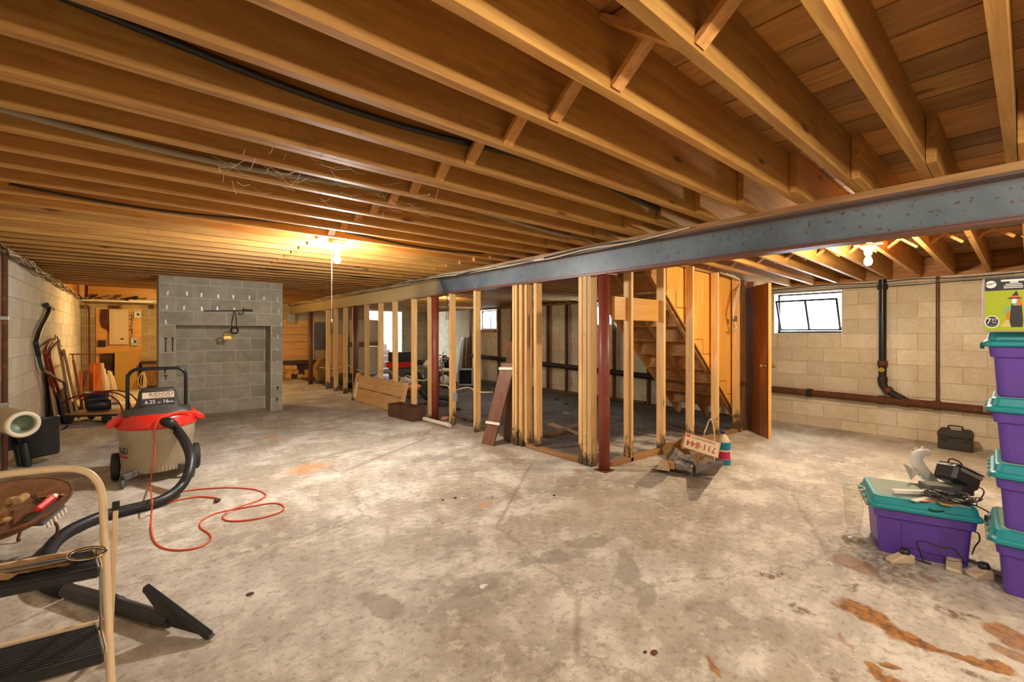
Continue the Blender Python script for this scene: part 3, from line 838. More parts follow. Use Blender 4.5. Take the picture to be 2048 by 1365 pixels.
# ================================================================== DOOR
hin = at_floor(1491, 855); free = at_floor(1540, 879)
dv = free - hin; dv.z = 0; dl = .80; dv.normalize()
door = thing('door_1', None, None, (hin.x, hin.y, floor_z(hin.x) + .015), math.atan2(dv.y, dv.x), kind='structure')
part(MB().box(0.0, dl, -.018, .018, 0, 2.0), 'door_leaf', DOORW, door, bev=.002)
part(MB().box(dl, dl + .003, -.018, .018, 0, 2.0), 'edge_band', PLY, door)
for z in (.35, 1.75):
    part(MB().box(-.02, .03, -.023, -.018, z, z + .11), 'hinge', IRON, door)
for s in (-1, 1):
    part(MB().lathe([(0, 0), (.03, 0), (.03, .006), (.011, .01), (.011, .04), (.026, .05), (.028, .065), (.018, .076), (0, .078)], 14, Matrix.Translation((dl - .065, s * .018, .93)) @ Matrix.Rotation(-s * math.pi / 2, 4, 'X')), 'door_knob', BRASS, door)
part(MB().box(dl - .19, dl - .16, -.024, -.018, 1.78, 1.9).box(dl - .19, dl - .11, -.03, -.022, 1.78, 1.79), 'coat_hook', BRASS, door)
jx = hin.x + .02
tag(solo(MB().box(jx - .02, jx + .07, WBY - .05, WBY + .06, floor_z(jx), joist_z(jx) - .003), 'trim_6', DOORW), kind='structure')
tag(solo(MB().box(xw(1484) - .02, xw(1484) + .03, WBY - .04, WBY + .06, floor_z(jx), joist_z(jx) - .003), 'trim_7', DARKSTUD), kind='structure')

# ================================================================== WINDOWS
for i, (ya, yb, za, zb) in enumerate(WINS):
    w = thing('window_%d' % (i + 1), None, None, (XR + .1, (ya + yb) / 2, za), kind='structure')
    mb = MB()
    x0, x1 = XR - .004, XR + .22
    t = .012
    part(MB().box(x0, x1, ya, yb, za, za + t), 'sill', WHITE, w, world=True)
    part(MB().box(x0, x1, ya, yb, zb - t, zb), 'reveal', WHITE, w, world=True)
    part(MB().box(x0, x1, ya, ya + t, za + t, zb - t), 'reveal', WHITE, w, world=True)
    part(MB().box(x0, x1, yb - t, yb, za + t, zb - t), 'reveal', WHITE, w, world=True)
    # fixed steel frame near the outside
    xf = XR + .16; f = .022
    fm = MB()
    f = .03
    fm.box(xf, xf + .02, ya + t, yb - t, za + t, za + t + f).box(xf, xf + .02, ya + t, yb - t, zb - t - f, zb - t)
    fm.box(xf, xf + .02, ya + t, ya + t + f, za + t, zb - t).box(xf, xf + .02, yb - t - f, yb - t, za + t, zb - t)
    part(fm, 'outer_frame', IRON, w, world=True)
    # hopper sash, hinged at its foot and tipped into the room at the top
    tilt = .42 if i == 0 else .02
    M = Matrix.Translation((xf - .012, (ya + yb) / 2, za + .05)) @ Matrix.Rotation(-tilt, 4, 'Y')
    hh = (zb - za) - (.13 if i == 0 else .1); hwid = (yb - ya) / 2 - .045; s = .011
    sm = MB()
    sm.box(-s, s, -hwid, hwid, 0, .026, M).box(-s, s, -hwid, hwid, hh - .026, hh, M).box(-s, s, -hwid, -hwid + .026, 0, hh, M).box(-s, s, hwid - .026, hwid, 0, hh, M).box(-s, s, -.014, .014, 0, hh, M)
    sash = part(sm, 'sash_frame', IRON, w, world=True)
    for k in (-1, 1):
        pmb = MB().box(-.002, .002, min(k * .01, k * (hwid - .02)), max(k * .01, k * (hwid - .02)), .02, hh - .02, M)
        part(pmb, 'pane', PANE, sash, world=True)
    if i == 0:
        q = M @ Vector((-.02, .03, hh - .03))
        part(MB().tube([q, q + Vector((-.01, .0, -.1)), q + Vector((-.012, .0, -.25))], .006, 6), 'latch_rod', IRON, w, world=True)
# outside: bulkhead steps, pink side wall, hedge seen through the far doorway and above
bs = thing('outside_steps', 'concrete steps climbing outdoors beyond the far doorway', 'steps', (6.0, YF + 1.2, 0))
for k in range(8):
    part(MB().box(DOORX[0] - .15, DOORX[1] + .05, YF + .30 + k * .25, YF + .30 + k * .25 + .30, -.3, .10 + k * .2), 'step', CONC, bs, world=True)
pw = MB().prism([(YF + .22, -.3), (YF + 2.7, -.3), (YF + 2.7, 3.0), (YF + 2.2, 3.0), (YF + .22, 1.65)], 0, .12, Matrix(((0, 1, 0, DOORX[1] + .06), (1, 0, 0, 0), (0, 0, 1, 0), (0, 0, 0, 1))))
solo(pw, 'stairwell_wall', PINKW, 'pale pink stairwell wall with a sloping top outside the far doorway', 'wall')
tag(solo(MB().box(DOORX[0] - 1.2, DOORX[1] + 1.5, YF + 2.7, YF + 2.75, -.3, 1.85), 'retaining_wall', CONC), 'concrete retaining wall at the head of the outside steps', 'wall')
hd = MB()
rr = random.Random(3)
for k in range(500):
    p = Vector((rr.uniform(DOORX[0] - 1, DOORX[1] + .3), YF + rr.uniform(2.70, 3.1), rr.uniform(1.80, 2.08)))
    d = Vector((rr.uniform(-1, 1), rr.uniform(-1, 1), rr.uniform(-1, 1))).normalized(); e = d.orthogonal().normalized()
    hd.add([p - d * .04, p + e * .025, p + d * .04, p - e * .025], [(0, 1, 2, 3)])
solo(hd, 'hedge_leaves', LEAF, 'green hedge leaves outside above the far steps', 'hedge', kind='stuff')

# ================================================================== LAMPS
BULBM = {k: emit('bulb_glow_' + k, v[2] + (1,), 30.0) for k, v in BULBS.items()}
PORC = plain('porcelain', lin(226, 222, 210), .35, var=.03)
labs = {'front': 'bare bulb with a long pull string hanging in the middle of the ceiling', 'stairs': 'bare warm bulb on white holder near the small open window', 'near': 'bare bulb on white holder in the ceiling behind the viewer',
        'rear': 'added fill bulb near the back wall behind the viewer', 'panel': 'bare amber bulb on white holder behind the chimney', 'back': 'bare bulb on white holder in the back room'}
for k, (p, w_, c_) in BULBS.items():
    zc = joist_z(p[0])
    t = thing('light_bulb', labs[k], 'lamp', (p[0], p[1], p[2]), group='bare ceiling bulbs')
    top = zc - p[2]
    part(MB().lathe([(0, top - .001), (.06, top - .001), (.06, top - .02), (.045, top - .035), (.032, top - .045), (.026, top - .09), (0, top - .09)], 18), 'lamp_holder', PORC, t)
    part(MB().lathe([(0, -.032), (.018, -.028), (.03, -.008), (.032, .006), (.026, .028), (.016, .05), (.016, max(.055, top - .088)), (0, max(.055, top - .088))], 16), 'bulb', BULBM[k], t)
    if k in ('near',): pass
    part(MB().box(-.05, .05, -.1, .1, top - .001, top + .02), 'mounting_board', STUDH, t)
    if k == 'front':
        part(MB().tube([(-.05, .0, top - .04), (-.05, 0, -.25), (-.048, .003, -.55)], .0025, 6), 'pull_string', WIREW, t)
        part(MB().lathe([(0, -.58), (.006, -.575), (.005, -.55), (0, -.545)], 8, Matrix.Translation((-.048, .003, 0))), 'pull_knob', WIREW, t)

# ================================================================== SHOP VACUUM
vx, vy = .135, 5.05
vac = thing('shop_vacuum', 'beige drum wet and dry vacuum with red lid and black handle', 'vacuum', (vx, vy, 0), 0.0)
part(MB().lathe([(0, .085), (.235, .085), (.243, .10), (.262, .36), (.268, .365), (.268, .44), (.275, .45), (.275, .468), (0, .468)], 48), 'drum', BEIGE, vac)
rb = MB()
for k in range(60):
    a = k * 2 * math.pi / 60
    rb.box(-.004, .004, -.247, -.235, .09, .135, Matrix.Rotation(a, 4, 'Z'))
tag(part(rb, 'rib_band', BEIGE, vac), kind='stuff')
# red lid with two flared latches
lid = part(MB().lathe([(.282, .462), (.288, .47), (.286, .485), (.262, .54), (.25, .575), (0, .585)], 48), 'lid', RED, vac)
for s in (-1, 1):
    poly = [(s * .20, .575), (s * .25, .575), (s * .335, .515), (s * .34, .485), (s * .31, .478), (s * .27, .505)]
    part(MB().prism(poly, -.09, .09), 'latch', RED, vac, bev=.006)
# motor housing
mb = MB()
rows = [(.245, .19, .572, 0), (.235, .18, .60, 0), (.165, .13, .625, .0), (.15, .115, .66, .0), (.128, .10, .765, .02), (.115, .085, .78, .02)]
vs = []; seg = 32
for rx, ry, z, dy in rows:
    for k in range(seg):
        a = k * 2 * math.pi / seg
        ca, sa = math.cos(a), math.sin(a); e = .55
        vs.append((rx * math.copysign(abs(ca) ** e, ca), dy + ry * math.copysign(abs(sa) ** e, sa), z))
fs = [(i * seg + k, i * seg + (k + 1) % seg, (i + 1) * seg + (k + 1) % seg, (i + 1) * seg + k) for i in range(len(rows) - 1) for k in range(seg)]
mb.add(vs, fs, True); mb.add(vs[-seg:], [tuple(range(seg))])
MOTG = plain('motor_grey', lin(58, 55, 50), .5, var=.12, dirt=lin(92, 86, 76))
mot = part(mb, 'motor_housing', MOTG, vac)
# label plate on the sloping front: black lower band, white upper band
M = frame((0, -.108, .703), (1, 0, 0), (0, .16, 1))
def lab(mb): return moved(mb, M)
PLATEW = plain('label_white', lin(206, 194, 168), .5, var=.03)
LBLK = plain('label_black', lin(40, 38, 38), .5, var=.03)
lp = part(lab(MB().box(-.118, .118, -.005, .003, -.06, .06)), 'label_plate', LBLK, vac, bev=.003)
def on_label(mb, name, mat):
    return part(lab(mb), name, mat, lp, of=vac)
on_label(MB().box(-.108, .11, -.0068, -.0045, .004, .056), 'label_band', PLATEW)
def txt(s, size, cx, cz, mat, name='lettering', wide=1.0):
    mb = text_mb(s, size)
    mb.v = [Vector((v.x * wide + cx, -.0072 - v.z, v.y + cz)) for v in mb.v]
    return on_label(mb, name, mat)
txt('RIDGID', .038, .02, .036, LBLK, wide=1.35)
on_label(MB().box(-.06, .10, -.0074, -.0066, .0165, .0185), 'label_rule', REDPRINT)
txt('WET DRY VAC', .012, .02, .0105, REDPRINT, wide=1.7)
txt('6.25', .042, -.055, -.028, WHITEPRINT); txt('HP', .017, .006, -.036, WHITEPRINT); txt('Peak', .010, .006, -.018, REDPRINT)
txt('16', .042, .05, -.028, WHITEPRINT); txt('GAL', .018, .09, -.034, WHITEPRINT, wide=1.2)
# drum lettering on its left side: letters bent round the drum
for ch_, ang in (('R', -106), ('I', -99), ('D', -93), ('G', -84), ('I', -76), ('D', -70)):
    mb = text_mb(ch_, .075)
    Rm = Matrix.Rotation(math.radians(ang + 14), 4, 'Z')
    mb.v = [Rm @ Vector((v.x * 1.1, -.258 - v.z, v.y + .28)) for v in mb.v]
    part(mb, 'lettering', LBLK, vac)
mb = MB()
for k in range(12):
    Rm = Matrix.Rotation(math.radians(-94 + k * 3.6), 4, 'Z')
    mb.box(-.009, .009, -.2575, -.252, .222, .236, Rm)
tag(part(mb, 'logo_stripe', REDPRINT, vac), kind='stuff')
# handle
hp = [(-.205, .06, .50), (-.205, .065, .86), (-.195, .065, .915), (-.165, .065, .945), (-.12, .065, .955), (.12, .065, .955), (.165, .065, .945), (.195, .065, .915), (.205, .065, .86), (.205, .06, .50)]
part(MB().tube(smooth_path(hp, 4), .0145, 12), 'handle', BLACKM, vac)
# rear wheels, axle, front casters on outriggers
for s in (-1, 1):
    wm = Matrix.Translation((s * .285, .10, .115)) @ Matrix.Rotation(math.pi / 2, 4, 'Y')
    wh = part(MB().lathe([(0, -.03), (.09, -.03), (.112, -.024), (.115, -.012), (.115, .012), (.112, .024), (.09, .03), (0, .03)], 28, wm), 'wheel', RUBBER, vac)
    hub = MB().lathe([(0, -.034), (.03, -.034), (.035, -.02), (.035, .02), (.03, .034), (0, .034)], 16, wm)
    part(hub, 'hub', RED, wh, of=vac)
    arm = MB().bar((s * .12, -.17, .11), (s * .235, -.24, .085), .05, .05)
    arm_o = part(arm, 'caster_arm', GREYP, vac, bev=.004)
    cmx = Matrix.Translation((s * .232, -.245, .038)) @ Matrix.Rotation(math.pi / 2, 4, 'Y')
    part(MB().lathe([(0, -.013), (.03, -.013), (.038, -.006), (.038, .006), (.03, .013), (0, .013)], 20, cmx), 'caster', GREYP, arm_o, of=vac)
    part(MB().box(s * .232 - .02, s * .232 - .015, -.262, -.228, .03, .09).box(s * .232 + .015, s * .232 + .02, -.262, -.228, .03, .09), 'caster_fork', GREYP, arm_o, of=vac)
part(MB().tube([(-.28, .10, .115), (.28, .10, .115)], .012, 8), 'axle', STEEL, vac)
# hose: leaves the lid at the front, swings right and down, lies over the floor to the wand
Mv = PM[vac.name]
inlet = Mv @ Vector((.045, -.262, .515))
out1 = Mv @ Vector((.075, -.335, .515))
hose_pts = [inlet, out1, at_d(352, 858, 3.85), at_d(370, 884, 3.72), at_d(381, 914, 3.6), at_d(377, 946, 3.5), at_d(362, 973, 3.42), at_floor(335, 995, .05), at_floor(300, 1009, .038), at_floor(255, 1020, .037), at_floor(205, 1033, .037), at_floor(155, 1054, .037), at_floor(122, 1074, .037), at_floor(100, 1098, .037), at_floor(88, 1125, .037), at_floor(84, 1150, .037), at_floor(98, 1170, .037), at_floor(130, 1180, .037)]
path = smooth_path(hose_pts, 26)
rads = [.0345 + (.0022 if k % 2 else -.0022) for k in range(len(path))]
part(MB().tube(path, rads, 16), 'hose', BLACK, vac, world=True)
part(MB().tube([inlet - (out1 - inlet) * .4, inlet + (out1 - inlet) * .35], .041, 18), 'hose_cuff', BLACK, vac, world=True)
w0 = at_floor(132, 1181, .038); w1 = at_floor(222, 1207, .038); w2 = at_floor(318, 1237, .04)
part(MB().tube([w0, w0 + (w1 - w0) * .9, w1], [.031, .034, .038], 16), 'wand', BLACK, vac, world=True)
part(MB().tube([w1, w1 + (w2 - w1) * .15, w1 + (w2 - w1) * .17, w2], [.036, .036, .032, .030], 16), 'wand', BLACK, vac, world=True)
# floor nozzle: neck flaring into a long flat head
tip = at_floor(420, 1273, .012); up = at_d(291, 1176, 1.90)
hd_dir = (tip - up).normalized()
wd = (w2 - w1).normalized()
nn = wd.cross(hd_dir).normalized()
neck0 = w2; mid = w2 + wd * .07
mb = MB()
A = up + (tip - up) * .0; B = tip
thk = .012
def quad_prism(mb, pts, n, t0):
    k = len(pts)
    vs = [Vector(p) + n * t0 for p in pts] + [Vector(p) - n * t0 for p in pts]
    fs = [tuple(range(k)), tuple(range(k, 2 * k))[::-1]] + [((i + 1) % k, i, k + i, k + (i + 1) % k) for i in range(k)]
    mb.add(vs, fs)
back = -wd * .03
quad_prism(mb, [mid - hd_dir * .03, A + hd_dir * .01 + back * .6, A, B, B + back * .6 - hd_dir * .01, mid + hd_dir * .03], nn, .012)
part(mb, 'floor_nozzle', BLACK, vac, world=True, bev=.003)
mb = MB(); mb.bar(A, B, .034, .026, nn); part(mb, 'nozzle_bar', BLACK, vac, world=True, bev=.003)
mb = MB(); mb.bar(A + wd * .016, B + wd * .016, .006, .022, nn); part(mb, 'brush_strip', GREYP, vac, world=True)
part(MB().tube([w2 - wd * .02, mid], [.034, .026], 14), 'neck', BLACK, vac, world=True)

# ================================================================== ORANGE CORD
cp = [Mv @ Vector((.30, -.12, .53)), Mv @ Vector((.2, -.2, .58)), Mv @ Vector((.08, -.27, .585)), Mv @ Vector((.0, -.29, .55)), Mv @ Vector((-.03, -.30, .47)), Mv @ Vector((-.03, -.296, .38)), Mv @ Vector((-.03, -.29, .25)), Mv @ Vector((-.045, -.30, .12)), at_floor(300, 968, .02),
      at_floor(304, 1000, .10), at_floor(303, 1030, .006), at_floor(302, 1060, .005), at_floor(310, 1085, .005), at_floor(330, 1098, .005), at_floor(365, 1101, .005), at_floor(402, 1094, .005), at_floor(421, 1080, .005), at_floor(418, 1068, .005), at_floor(401, 1056, .005), at_floor(402, 1044, .005), at_floor(420, 1032, .005), at_floor(445, 1024, .005), at_floor(500, 1014, .005), at_floor(545, 1007, .006), at_floor(566, 1012, .006), at_floor(562, 1024, .006), at_floor(520, 1037, .006), at_floor(470, 1043, .006), at_floor(446, 1038, .006), at_floor(455, 1024, .016), at_floor(490, 1011, .016), at_floor(525, 998, .006), at_floor(530, 988, .006), at_floor(505, 979, .006), at_floor(455, 976, .006), at_floor(400, 979, .006), at_floor(365, 984, .006), at_floor(352, 992, .006)]
solo(MB().tube(smooth_path(cp, 6), .0052, 8), 'extension_cord', ORANGEC, 'orange extension cord draped over the vacuum and looped on the floor', 'cord')
pl = [at_floor(336, 1006, .006), at_floor(365, 999, .006), at_floor(400, 994, .006), at_floor(432, 997, .007), at_floor(440, 1000, .008)]
t = thing('cord_end', 'orange cord end with a black three pin plug beside the coil', 'cord', pl[-1] * 1.0)
part(MB().tube(smooth_path(pl, 6), .0058, 8), 'cord', ORANGEC, t, world=True)
q = pl[-1]; q2 = at_floor(424, 1007, .014)
dd = (q2 - q).normalized()
plug = part(MB().tube([q, q + dd * .01, q + dd * .045, q + dd * .05], [.008, .013, .016, .014], 10), 'plug', BLACK, t, world=True)
sd = dd.cross(Vector((0, 0, 1)))
for k in (-1, 1):
    part(MB().bar(q + dd * .05 + sd * k * .006, q + dd * .068 + sd * k * .006, .0015, .006), 'pin', BRASS, t, world=True)

# ================================================================== STEP STOOL (left foreground)
wdir = Vector((-.985, .17, 0)); bdir = Vector((-.13, .99, 0))
rf = Vector((-.068, 2.04, 0))
stool = thing('step_stool', 'cream metal folding step stool with black ribbed steps at left edge', 'step stool', rf + wdir * .2 + bdir * .2)
def sp(u, b, z): return rf + wdir * u + bdir * b + Vector((0, 0, z))
def spbox(u0, u1, b0, b1, z0_, z1_):
    vs = [sp(u, b, z) for z in (z0_, z1_) for b in (b0, b1) for u in (u0, u1)]
    return MB().add(vs, [(0, 2, 3, 1), (4, 5, 7, 6), (0, 1, 5, 4), (2, 6, 7, 3), (0, 4, 6, 2), (1, 3, 7, 5)])
SW = .42
tube_pts = [sp(0, 0, 0), sp(0, .10, .22), sp(0, .24, .56), sp(.002, .275, .645), sp(.012, .292, .695), sp(.04, .303, .735), sp(.085, .31, .755), sp(.15, .312, .762), sp(SW - .15, .312, .762), sp(SW - .085, .31, .755), sp(SW - .04, .303, .735), sp(SW - .012, .292, .695), sp(SW - .002, .275, .645), sp(SW, .24, .56), sp(SW, .10, .22), sp(SW, 0, 0)]
part(MB().tube(smooth_path(tube_pts, 5), .0125, 10), 'front_hoop', CREAMP, stool, world=True)
for u in (-.034, SW + .034):
    lg = part(MB().bar(sp(u, .395, .0), sp(u, .235, .60), .022, .016, (1, 0, 0)), 'rear_leg', CREAMP, stool, world=True, bev=.002)
    part(MB().bar(sp(u, .235, .60), sp(u, .229, .622), .028, .022, (1, 0, 0)), 'leg_cap', BLACK, lg, world=True)
part(MB().bar(sp(0, .37, .08), sp(SW, .37, .08), .018, .018), 'rear_crossbar', CREAMP, stool, world=True)
for nm, zz, b0, b1 in (('upper_step', .455, .05, .235), ('lower_step', .225, -.09, .125)):
    stp = part(spbox(.028, SW - .028, b0, b1, zz - .034, zz), nm, BLACK, stool, world=True, bev=.006)
    rm = MB(); n = 13
    for k in range(n):
        b = b0 + (k + .5) * (b1 - b0) / n
        q = spbox(.033, SW - .033, b - .004, b + .004, zz, zz + .004); rm.add(q.v, q.f)
    tag(part(rm, 'ribs', RUBBER, stp, world=True), kind='stuff')
    part(MB().bar(sp(.0, b1 + .012, zz - .008), sp(SW, b1 + .012, zz - .008), .014, .034), 'step_rail', CREAMP, stool, world=True)
    for u in (.018, SW - .018):
        part(MB().bar(sp(u, b0 + .05, zz - .014), sp(u, b1 + .07, zz - .014), .005, .018), 'step_bracket', CREAMP, stool, world=True)
for u in (.022, SW - .022):
    part(MB().tube([sp(u, .10, .44), sp(u, .075, .225)], .004, 8), 'link_rod', STEEL, stool, world=True)
# things lying on the upper step
zt = .460
t = thing('rusty_sheet', 'crumpled rust brown sheet lying on the upper black step', 'sheet', sp(.25, .14, zt))
mb = MB(); nx, ny = 12, 6; rr = random.Random(5)
vs = [sp(.10 + .30 * i / nx, .075 + .13 * j / ny, zt + .006 + rr.uniform(0, .016)) for j in range(ny + 1) for i in range(nx + 1)]
fs = [(j * (nx + 1) + i, j * (nx + 1) + i + 1, (j + 1) * (nx + 1) + i + 1, (j + 1) * (nx + 1) + i) for j in range(ny) for i in range(nx)]
mb.add(vs, fs, True)
RSH = plain('rust_sheet', lin(150, 108, 56), .85, var=.4, scale=25, dirt=lin(84, 60, 38), dirt_amt=.8)
part(mb, 'sheet', RSH, t, world=True)
t = thing('metal_clamp', 'shiny metal pliers with an oval handle on the upper step', 'pliers', sp(.07, .13, zt + .02))
ring = [sp(.055 + .05 * math.cos(a), .12 + .022 * math.sin(a), zt + .028 + .012 * math.sin(a)) for a in [k * math.pi / 10 for k in range(20)]]
part(MB().tube(ring, .006, 8, closed=True), 'handle_loop', CHROME, t, world=True)
part(MB().tube([sp(.10, .125, zt + .026), sp(.2, .14, zt + .022), sp(.27, .15, zt + .02)], [.007, .005, .003], 8), 'jaw', STEEL, t, world=True)
part(MB().tube([sp(.10, .115, zt + .022), sp(.18, .11, zt + .02), sp(.3, .12, zt + .018)], [.007, .005, .003], 8), 'jaw', STEEL, t, world=True)

# ================================================================== RUSTY BASKET WITH TOOLS
bc = at_floor(40, 1075)
bk = thing('rusty_basket', 'shallow rusty iron basket on curled legs at the left edge', 'basket', (bc.x, bc.y, 0))
rim = [at_d(142, 972, 2.42), at_d(125, 1005, 2.40), at_d(100, 1042, 2.34), at_d(60, 1066, 2.30), at_d(20, 1073, 2.28), at_d(-40, 1075, 2.28)]
Cx = at_d(40, 1045, 2.5)
# bowl: an elliptical tray
mb = MB(); seg = 36; ctr = Vector((Cx.x - .13, Cx.y + .06, 0)); e1 = Vector((.85, .25, 0)).normalized(); e2 = Vector((-.25, .85, 0)).normalized()
def tilt_z(p): return (p - ctr).dot(e2) * .30 + max(0, (p - ctr).dot(e1)) * .12
prof = [(.0, .20), (.16, .20), (.24, .225), (.275, .26), (.285, .28), (.275, .284), (.23, .24), (.15, .215), (0, .215)]
vs = []
for r, z in prof:
    for k in range(seg):
        a = k * 2 * math.pi / seg
        q = ctr + e1 * (r * 1.18 * math.cos(a)) + e2 * (r * .9 * math.sin(a))
        vs.append(q + Vector((0, 0, z + tilt_z(q))))
fs = [(i * seg + k, i * seg + (k + 1) % seg, (i + 1) * seg + (k + 1) % seg, (i + 1) * seg + k) for i in range(len(prof) - 1) for k in range(seg)]
mb.add(vs, fs, True)
part(mb, 'tray', WICKER, bk, world=True)
rp = [ctr + e1 * (.285 * 1.18 * math.cos(a)) + e2 * (.285 * .9 * math.sin(a)) for a in [k * math.pi / 18 for k in range(36)]]
rp = [q + Vector((0, 0, .278 + tilt_z(q))) for q in rp]
part(MB().tube(rp, .009, 8, closed=True), 'rim', RUSTIRON, bk, world=True)
for a in (-.6, 1.0, 2.4, 4.2):
    b0 = ctr + e1 * (.2 * math.cos(a)) + e2 * (.15 * math.sin(a)) + Vector((0, 0, .21)); o_ = (e1 * math.cos(a) + e2 * math.sin(a))
    lg = [b0, b0 + o_ * .06 + Vector((0, 0, -.02)), b0 + o_ * .10 + Vector((0, 0, -.07)), b0 + o_ * .095 + Vector((0, 0, -.13)), b0 + o_ * .06 + Vector((0, 0, -.19)), b0 + o_ * .075 + Vector((0, 0, -.202))]
    part(MB().tube(smooth_path(lg, 5), .008, 8), 'curled_leg', RUSTIRON, bk, world=True)
# tools in the tray
def tool(name, label, cat): return thing(name, label, cat, ctr + Vector((0, 0, .22)))
t = tool('float_trowel', 'grey block brush with a glossy red handle in the rusty basket', 'brush')
p = at_d(74, 1030, 2.52); q = at_d(106, 1004, 2.62)
ax = (q - p).normalized()
M = frame((p + q) / 2, ax, (0, 0, 1))
part(moved(MB().box(-.09, .07, -.045, .045, -.055, -.005), M), 'block', GREYP, t, world=True, bev=.006)
part(moved(MB().box(-.055, .085, -.02, .02, .0, .045), M), 'handle', RED, t, world=True, bev=.014)
br = MB()
for k in range(6): br.box(-.07 + k * .024, -.06 + k * .024, -.05, -.04, -.085, -.05, M)
tag(part(br, 'bristles', PAPER, t, world=True), kind='stuff')
for i, (pa, pb, r, lb) in enumerate((((2, 1032), (22, 1000), .02, 'tan wooden tool handle lying at the left of the basket'), ((18, 1003), (30, 1000), .02, 'short tan wooden knob beside the long handle'), ((34, 1004), (50, 994), .022, 'pale rounded wooden handle in the middle of the basket'), ((0, 1043), (26, 1040), .018, 'pale turned wooden grip near the rim'))):
    p = at_d(*pa, 2.44); q = at_d(*pb, 2.54)
    solo(MB().tube(smooth_path([p, p + (q - p) * .1, p + (q - p) * .5, p + (q - p) * .9, q], 4), [r * .6] + [r] * 15 + [r * .6], 12), 'hand_tool', TANW, lb, 'tool', 'wooden tools in the basket')
for i, (pa, pb, lb) in enumerate((((62, 993), (80, 1006), 'thin steel prong in the basket, left of the pair'), ((68, 990), (84, 1006), 'thin steel prong in the basket, right of the pair'))):
    p = at_d(*pa, 2.62); q = at_d(*pb, 2.55); solo(MB().tube([p, q], .004, 6), 'steel_prong', IRON, lb, 'tool', 'prongs in the basket')
p = at_d(82, 995, 2.68); q = at_d(128, 990, 2.68)
solo(MB().bar(p, q, .035, .008, (0, .6, 1)), 'wooden_rule', TANW, 'yellow wooden rule sticking out behind the red handle', 'ruler')
p = at_d(94, 1002, 2.62); q = at_d(112, 991, 2.62)
solo(MB().tube([p, p + (q - p) * .5, q], [.014, .022, .012], 10), 'brush_handle', PAPER, 'pale oval brush handle beside the wooden rule', 'brush')

# ================================================================== BLACK BIN WITH FILTER
bb = at_floor(54, 931); bb.x = max(bb.x, XL + .27)
bin_ = thing('dust_bin', 'tilted black plastic bucket holding a round pleated filter', 'bucket', (bb.x, bb.y, 0), -YAW - .25)
M = Matrix.Translation((-.02, 0, .06)) @ Matrix.Rotation(math.radians(-13), 4, 'Y')
part(MB().lathe([(0, 0), (.12, 0), (.13, .02), (.16, .34), (.172, .35), (.172, .37), (.158, .37), (.15, .33), (.11, .03), (0, .03)], 32, M), 'body', BLACK, bin_)
for s in (-1, 1):
    part(MB().tube([M @ Vector((-.05 * s - .02, -.125, .16)), M @ Vector((-.05 * s - .02, -.12, -.02)), Vector(((M @ Vector((-.05 * s - .02, -.12, -.02))).x + .0, -.125, .005))], [.035, .03, .028], 12), 'foot', BLACK, bin_)
part(MB().box(-.15, -.07, -.17, -.10, .12, .33, M), 'side_pocket', BLACK, bin_, bev=.01)
ft = thing('pleated_filter', 'round pleated cartridge filter with white rim lying on the black bucket', 'filter', (bb.x, bb.y, .42), -YAW)
p0 = at_d(48, 850, 3.56); p1 = at_d(-2, 836, 3.72)
ax = (p0 - p1).normalized()
Mi = frame(p1, ax.orthogonal(), ax)
Lf = (p0 - p1).length
mb = MB(); seg = 96; vs = []
for z in (0, Lf - .03):
    for k in range(seg):
        a = k * 2 * math.pi / seg; r = .100 if k % 2 else .091
        vs.append(Mi @ Vector((r * math.cos(a), r * math.sin(a), z)))
mb.add(vs, [(k, (k + 1) % seg, seg + (k + 1) % seg, seg + k) for k in range(seg)])
part(mb, 'pleats', FILTER, ft, world=True)
part(MB().lathe([(.072, Lf - .035), (.104, Lf - .035), (.106, Lf - .01), (.101, Lf), (.078, Lf), (.074, Lf - .02)], 40, Mi), 'rim', PVC, ft, world=True)
part(MB().lathe([(0, Lf - .09), (.071, Lf - .09), (.075, Lf - .02)], 40, Mi), 'core_cup', plain('filter_green', lin(120, 140, 116), .4), ft, world=True)

# ================================================================== LEFT WALL CLUTTER
def keep(p, lo=XL + .02):
    p = Vector(p); p.x = max(p.x, lo); return p
def path_d(pts): return [keep(at_x(*p)) for p in pts]     # (column, row, x plane)
# wall pipe
p = at_x(8, 600, XL + .03)
pp_ = thing('wall_pipe', 'rusty vertical pipe against the whitewashed left wall', 'pipe', (XL + .035, p.y, 0))
part(MB().tube([(XL + .035, p.y, .0), (XL + .035, p.y, ZJ - .02)], .021, 12), 'pipe', RUSTIRON, pp_, world=True)
for z in (.6, 1.4): part(MB().box(XL + .008, XL + .06, p.y - .035, p.y + .035, z, z + .03), 'pipe_strap', GALV, pp_, world=True)
# bent pole
bp_ = thing('bent_pole', 'tall bent metal shovel pole with black grip leaning on left wall', 'pole', keep(at_floor(140, 850)))
P = path_d([(141, 846, -.74), (137, 815, -.76), (128, 768, -.80), (121, 762, -.82), (86, 741, -.92)])
part(MB().tube(smooth_path(P, 4), .017, 12), 'lower_pole', STEEL, bp_, world=True)
P = path_d([(86, 741, -.92), (82, 733, -.925), (77, 712, -.93)])
part(MB().tube(P, .020, 12), 'collar', plain('teal_sleeve', lin(40, 84, 80), .5), bp_, world=True)
P = path_d([(77, 712, -.93), (72, 690, -.935), (73, 682, -.935), (80, 660, -.93), (94, 632, -.93), (101, 614, -.93)])
part(MB().tube(smooth_path(P, 4), .026, 12), 'upper_grip', BLACK, bp_, world=True)
P = path_d([(93, 609, -.93), (105, 618, -.93)])
part(MB().tube(P, .026, 10), 'grip_end', BLACK, bp_, world=True)
P = path_d([(141, 846, -.74), (139, 852, -.735), (125, 861, -.76)])
part(MB().tube(P, .022, 10), 'foot', BLACK, bp_, world=True)
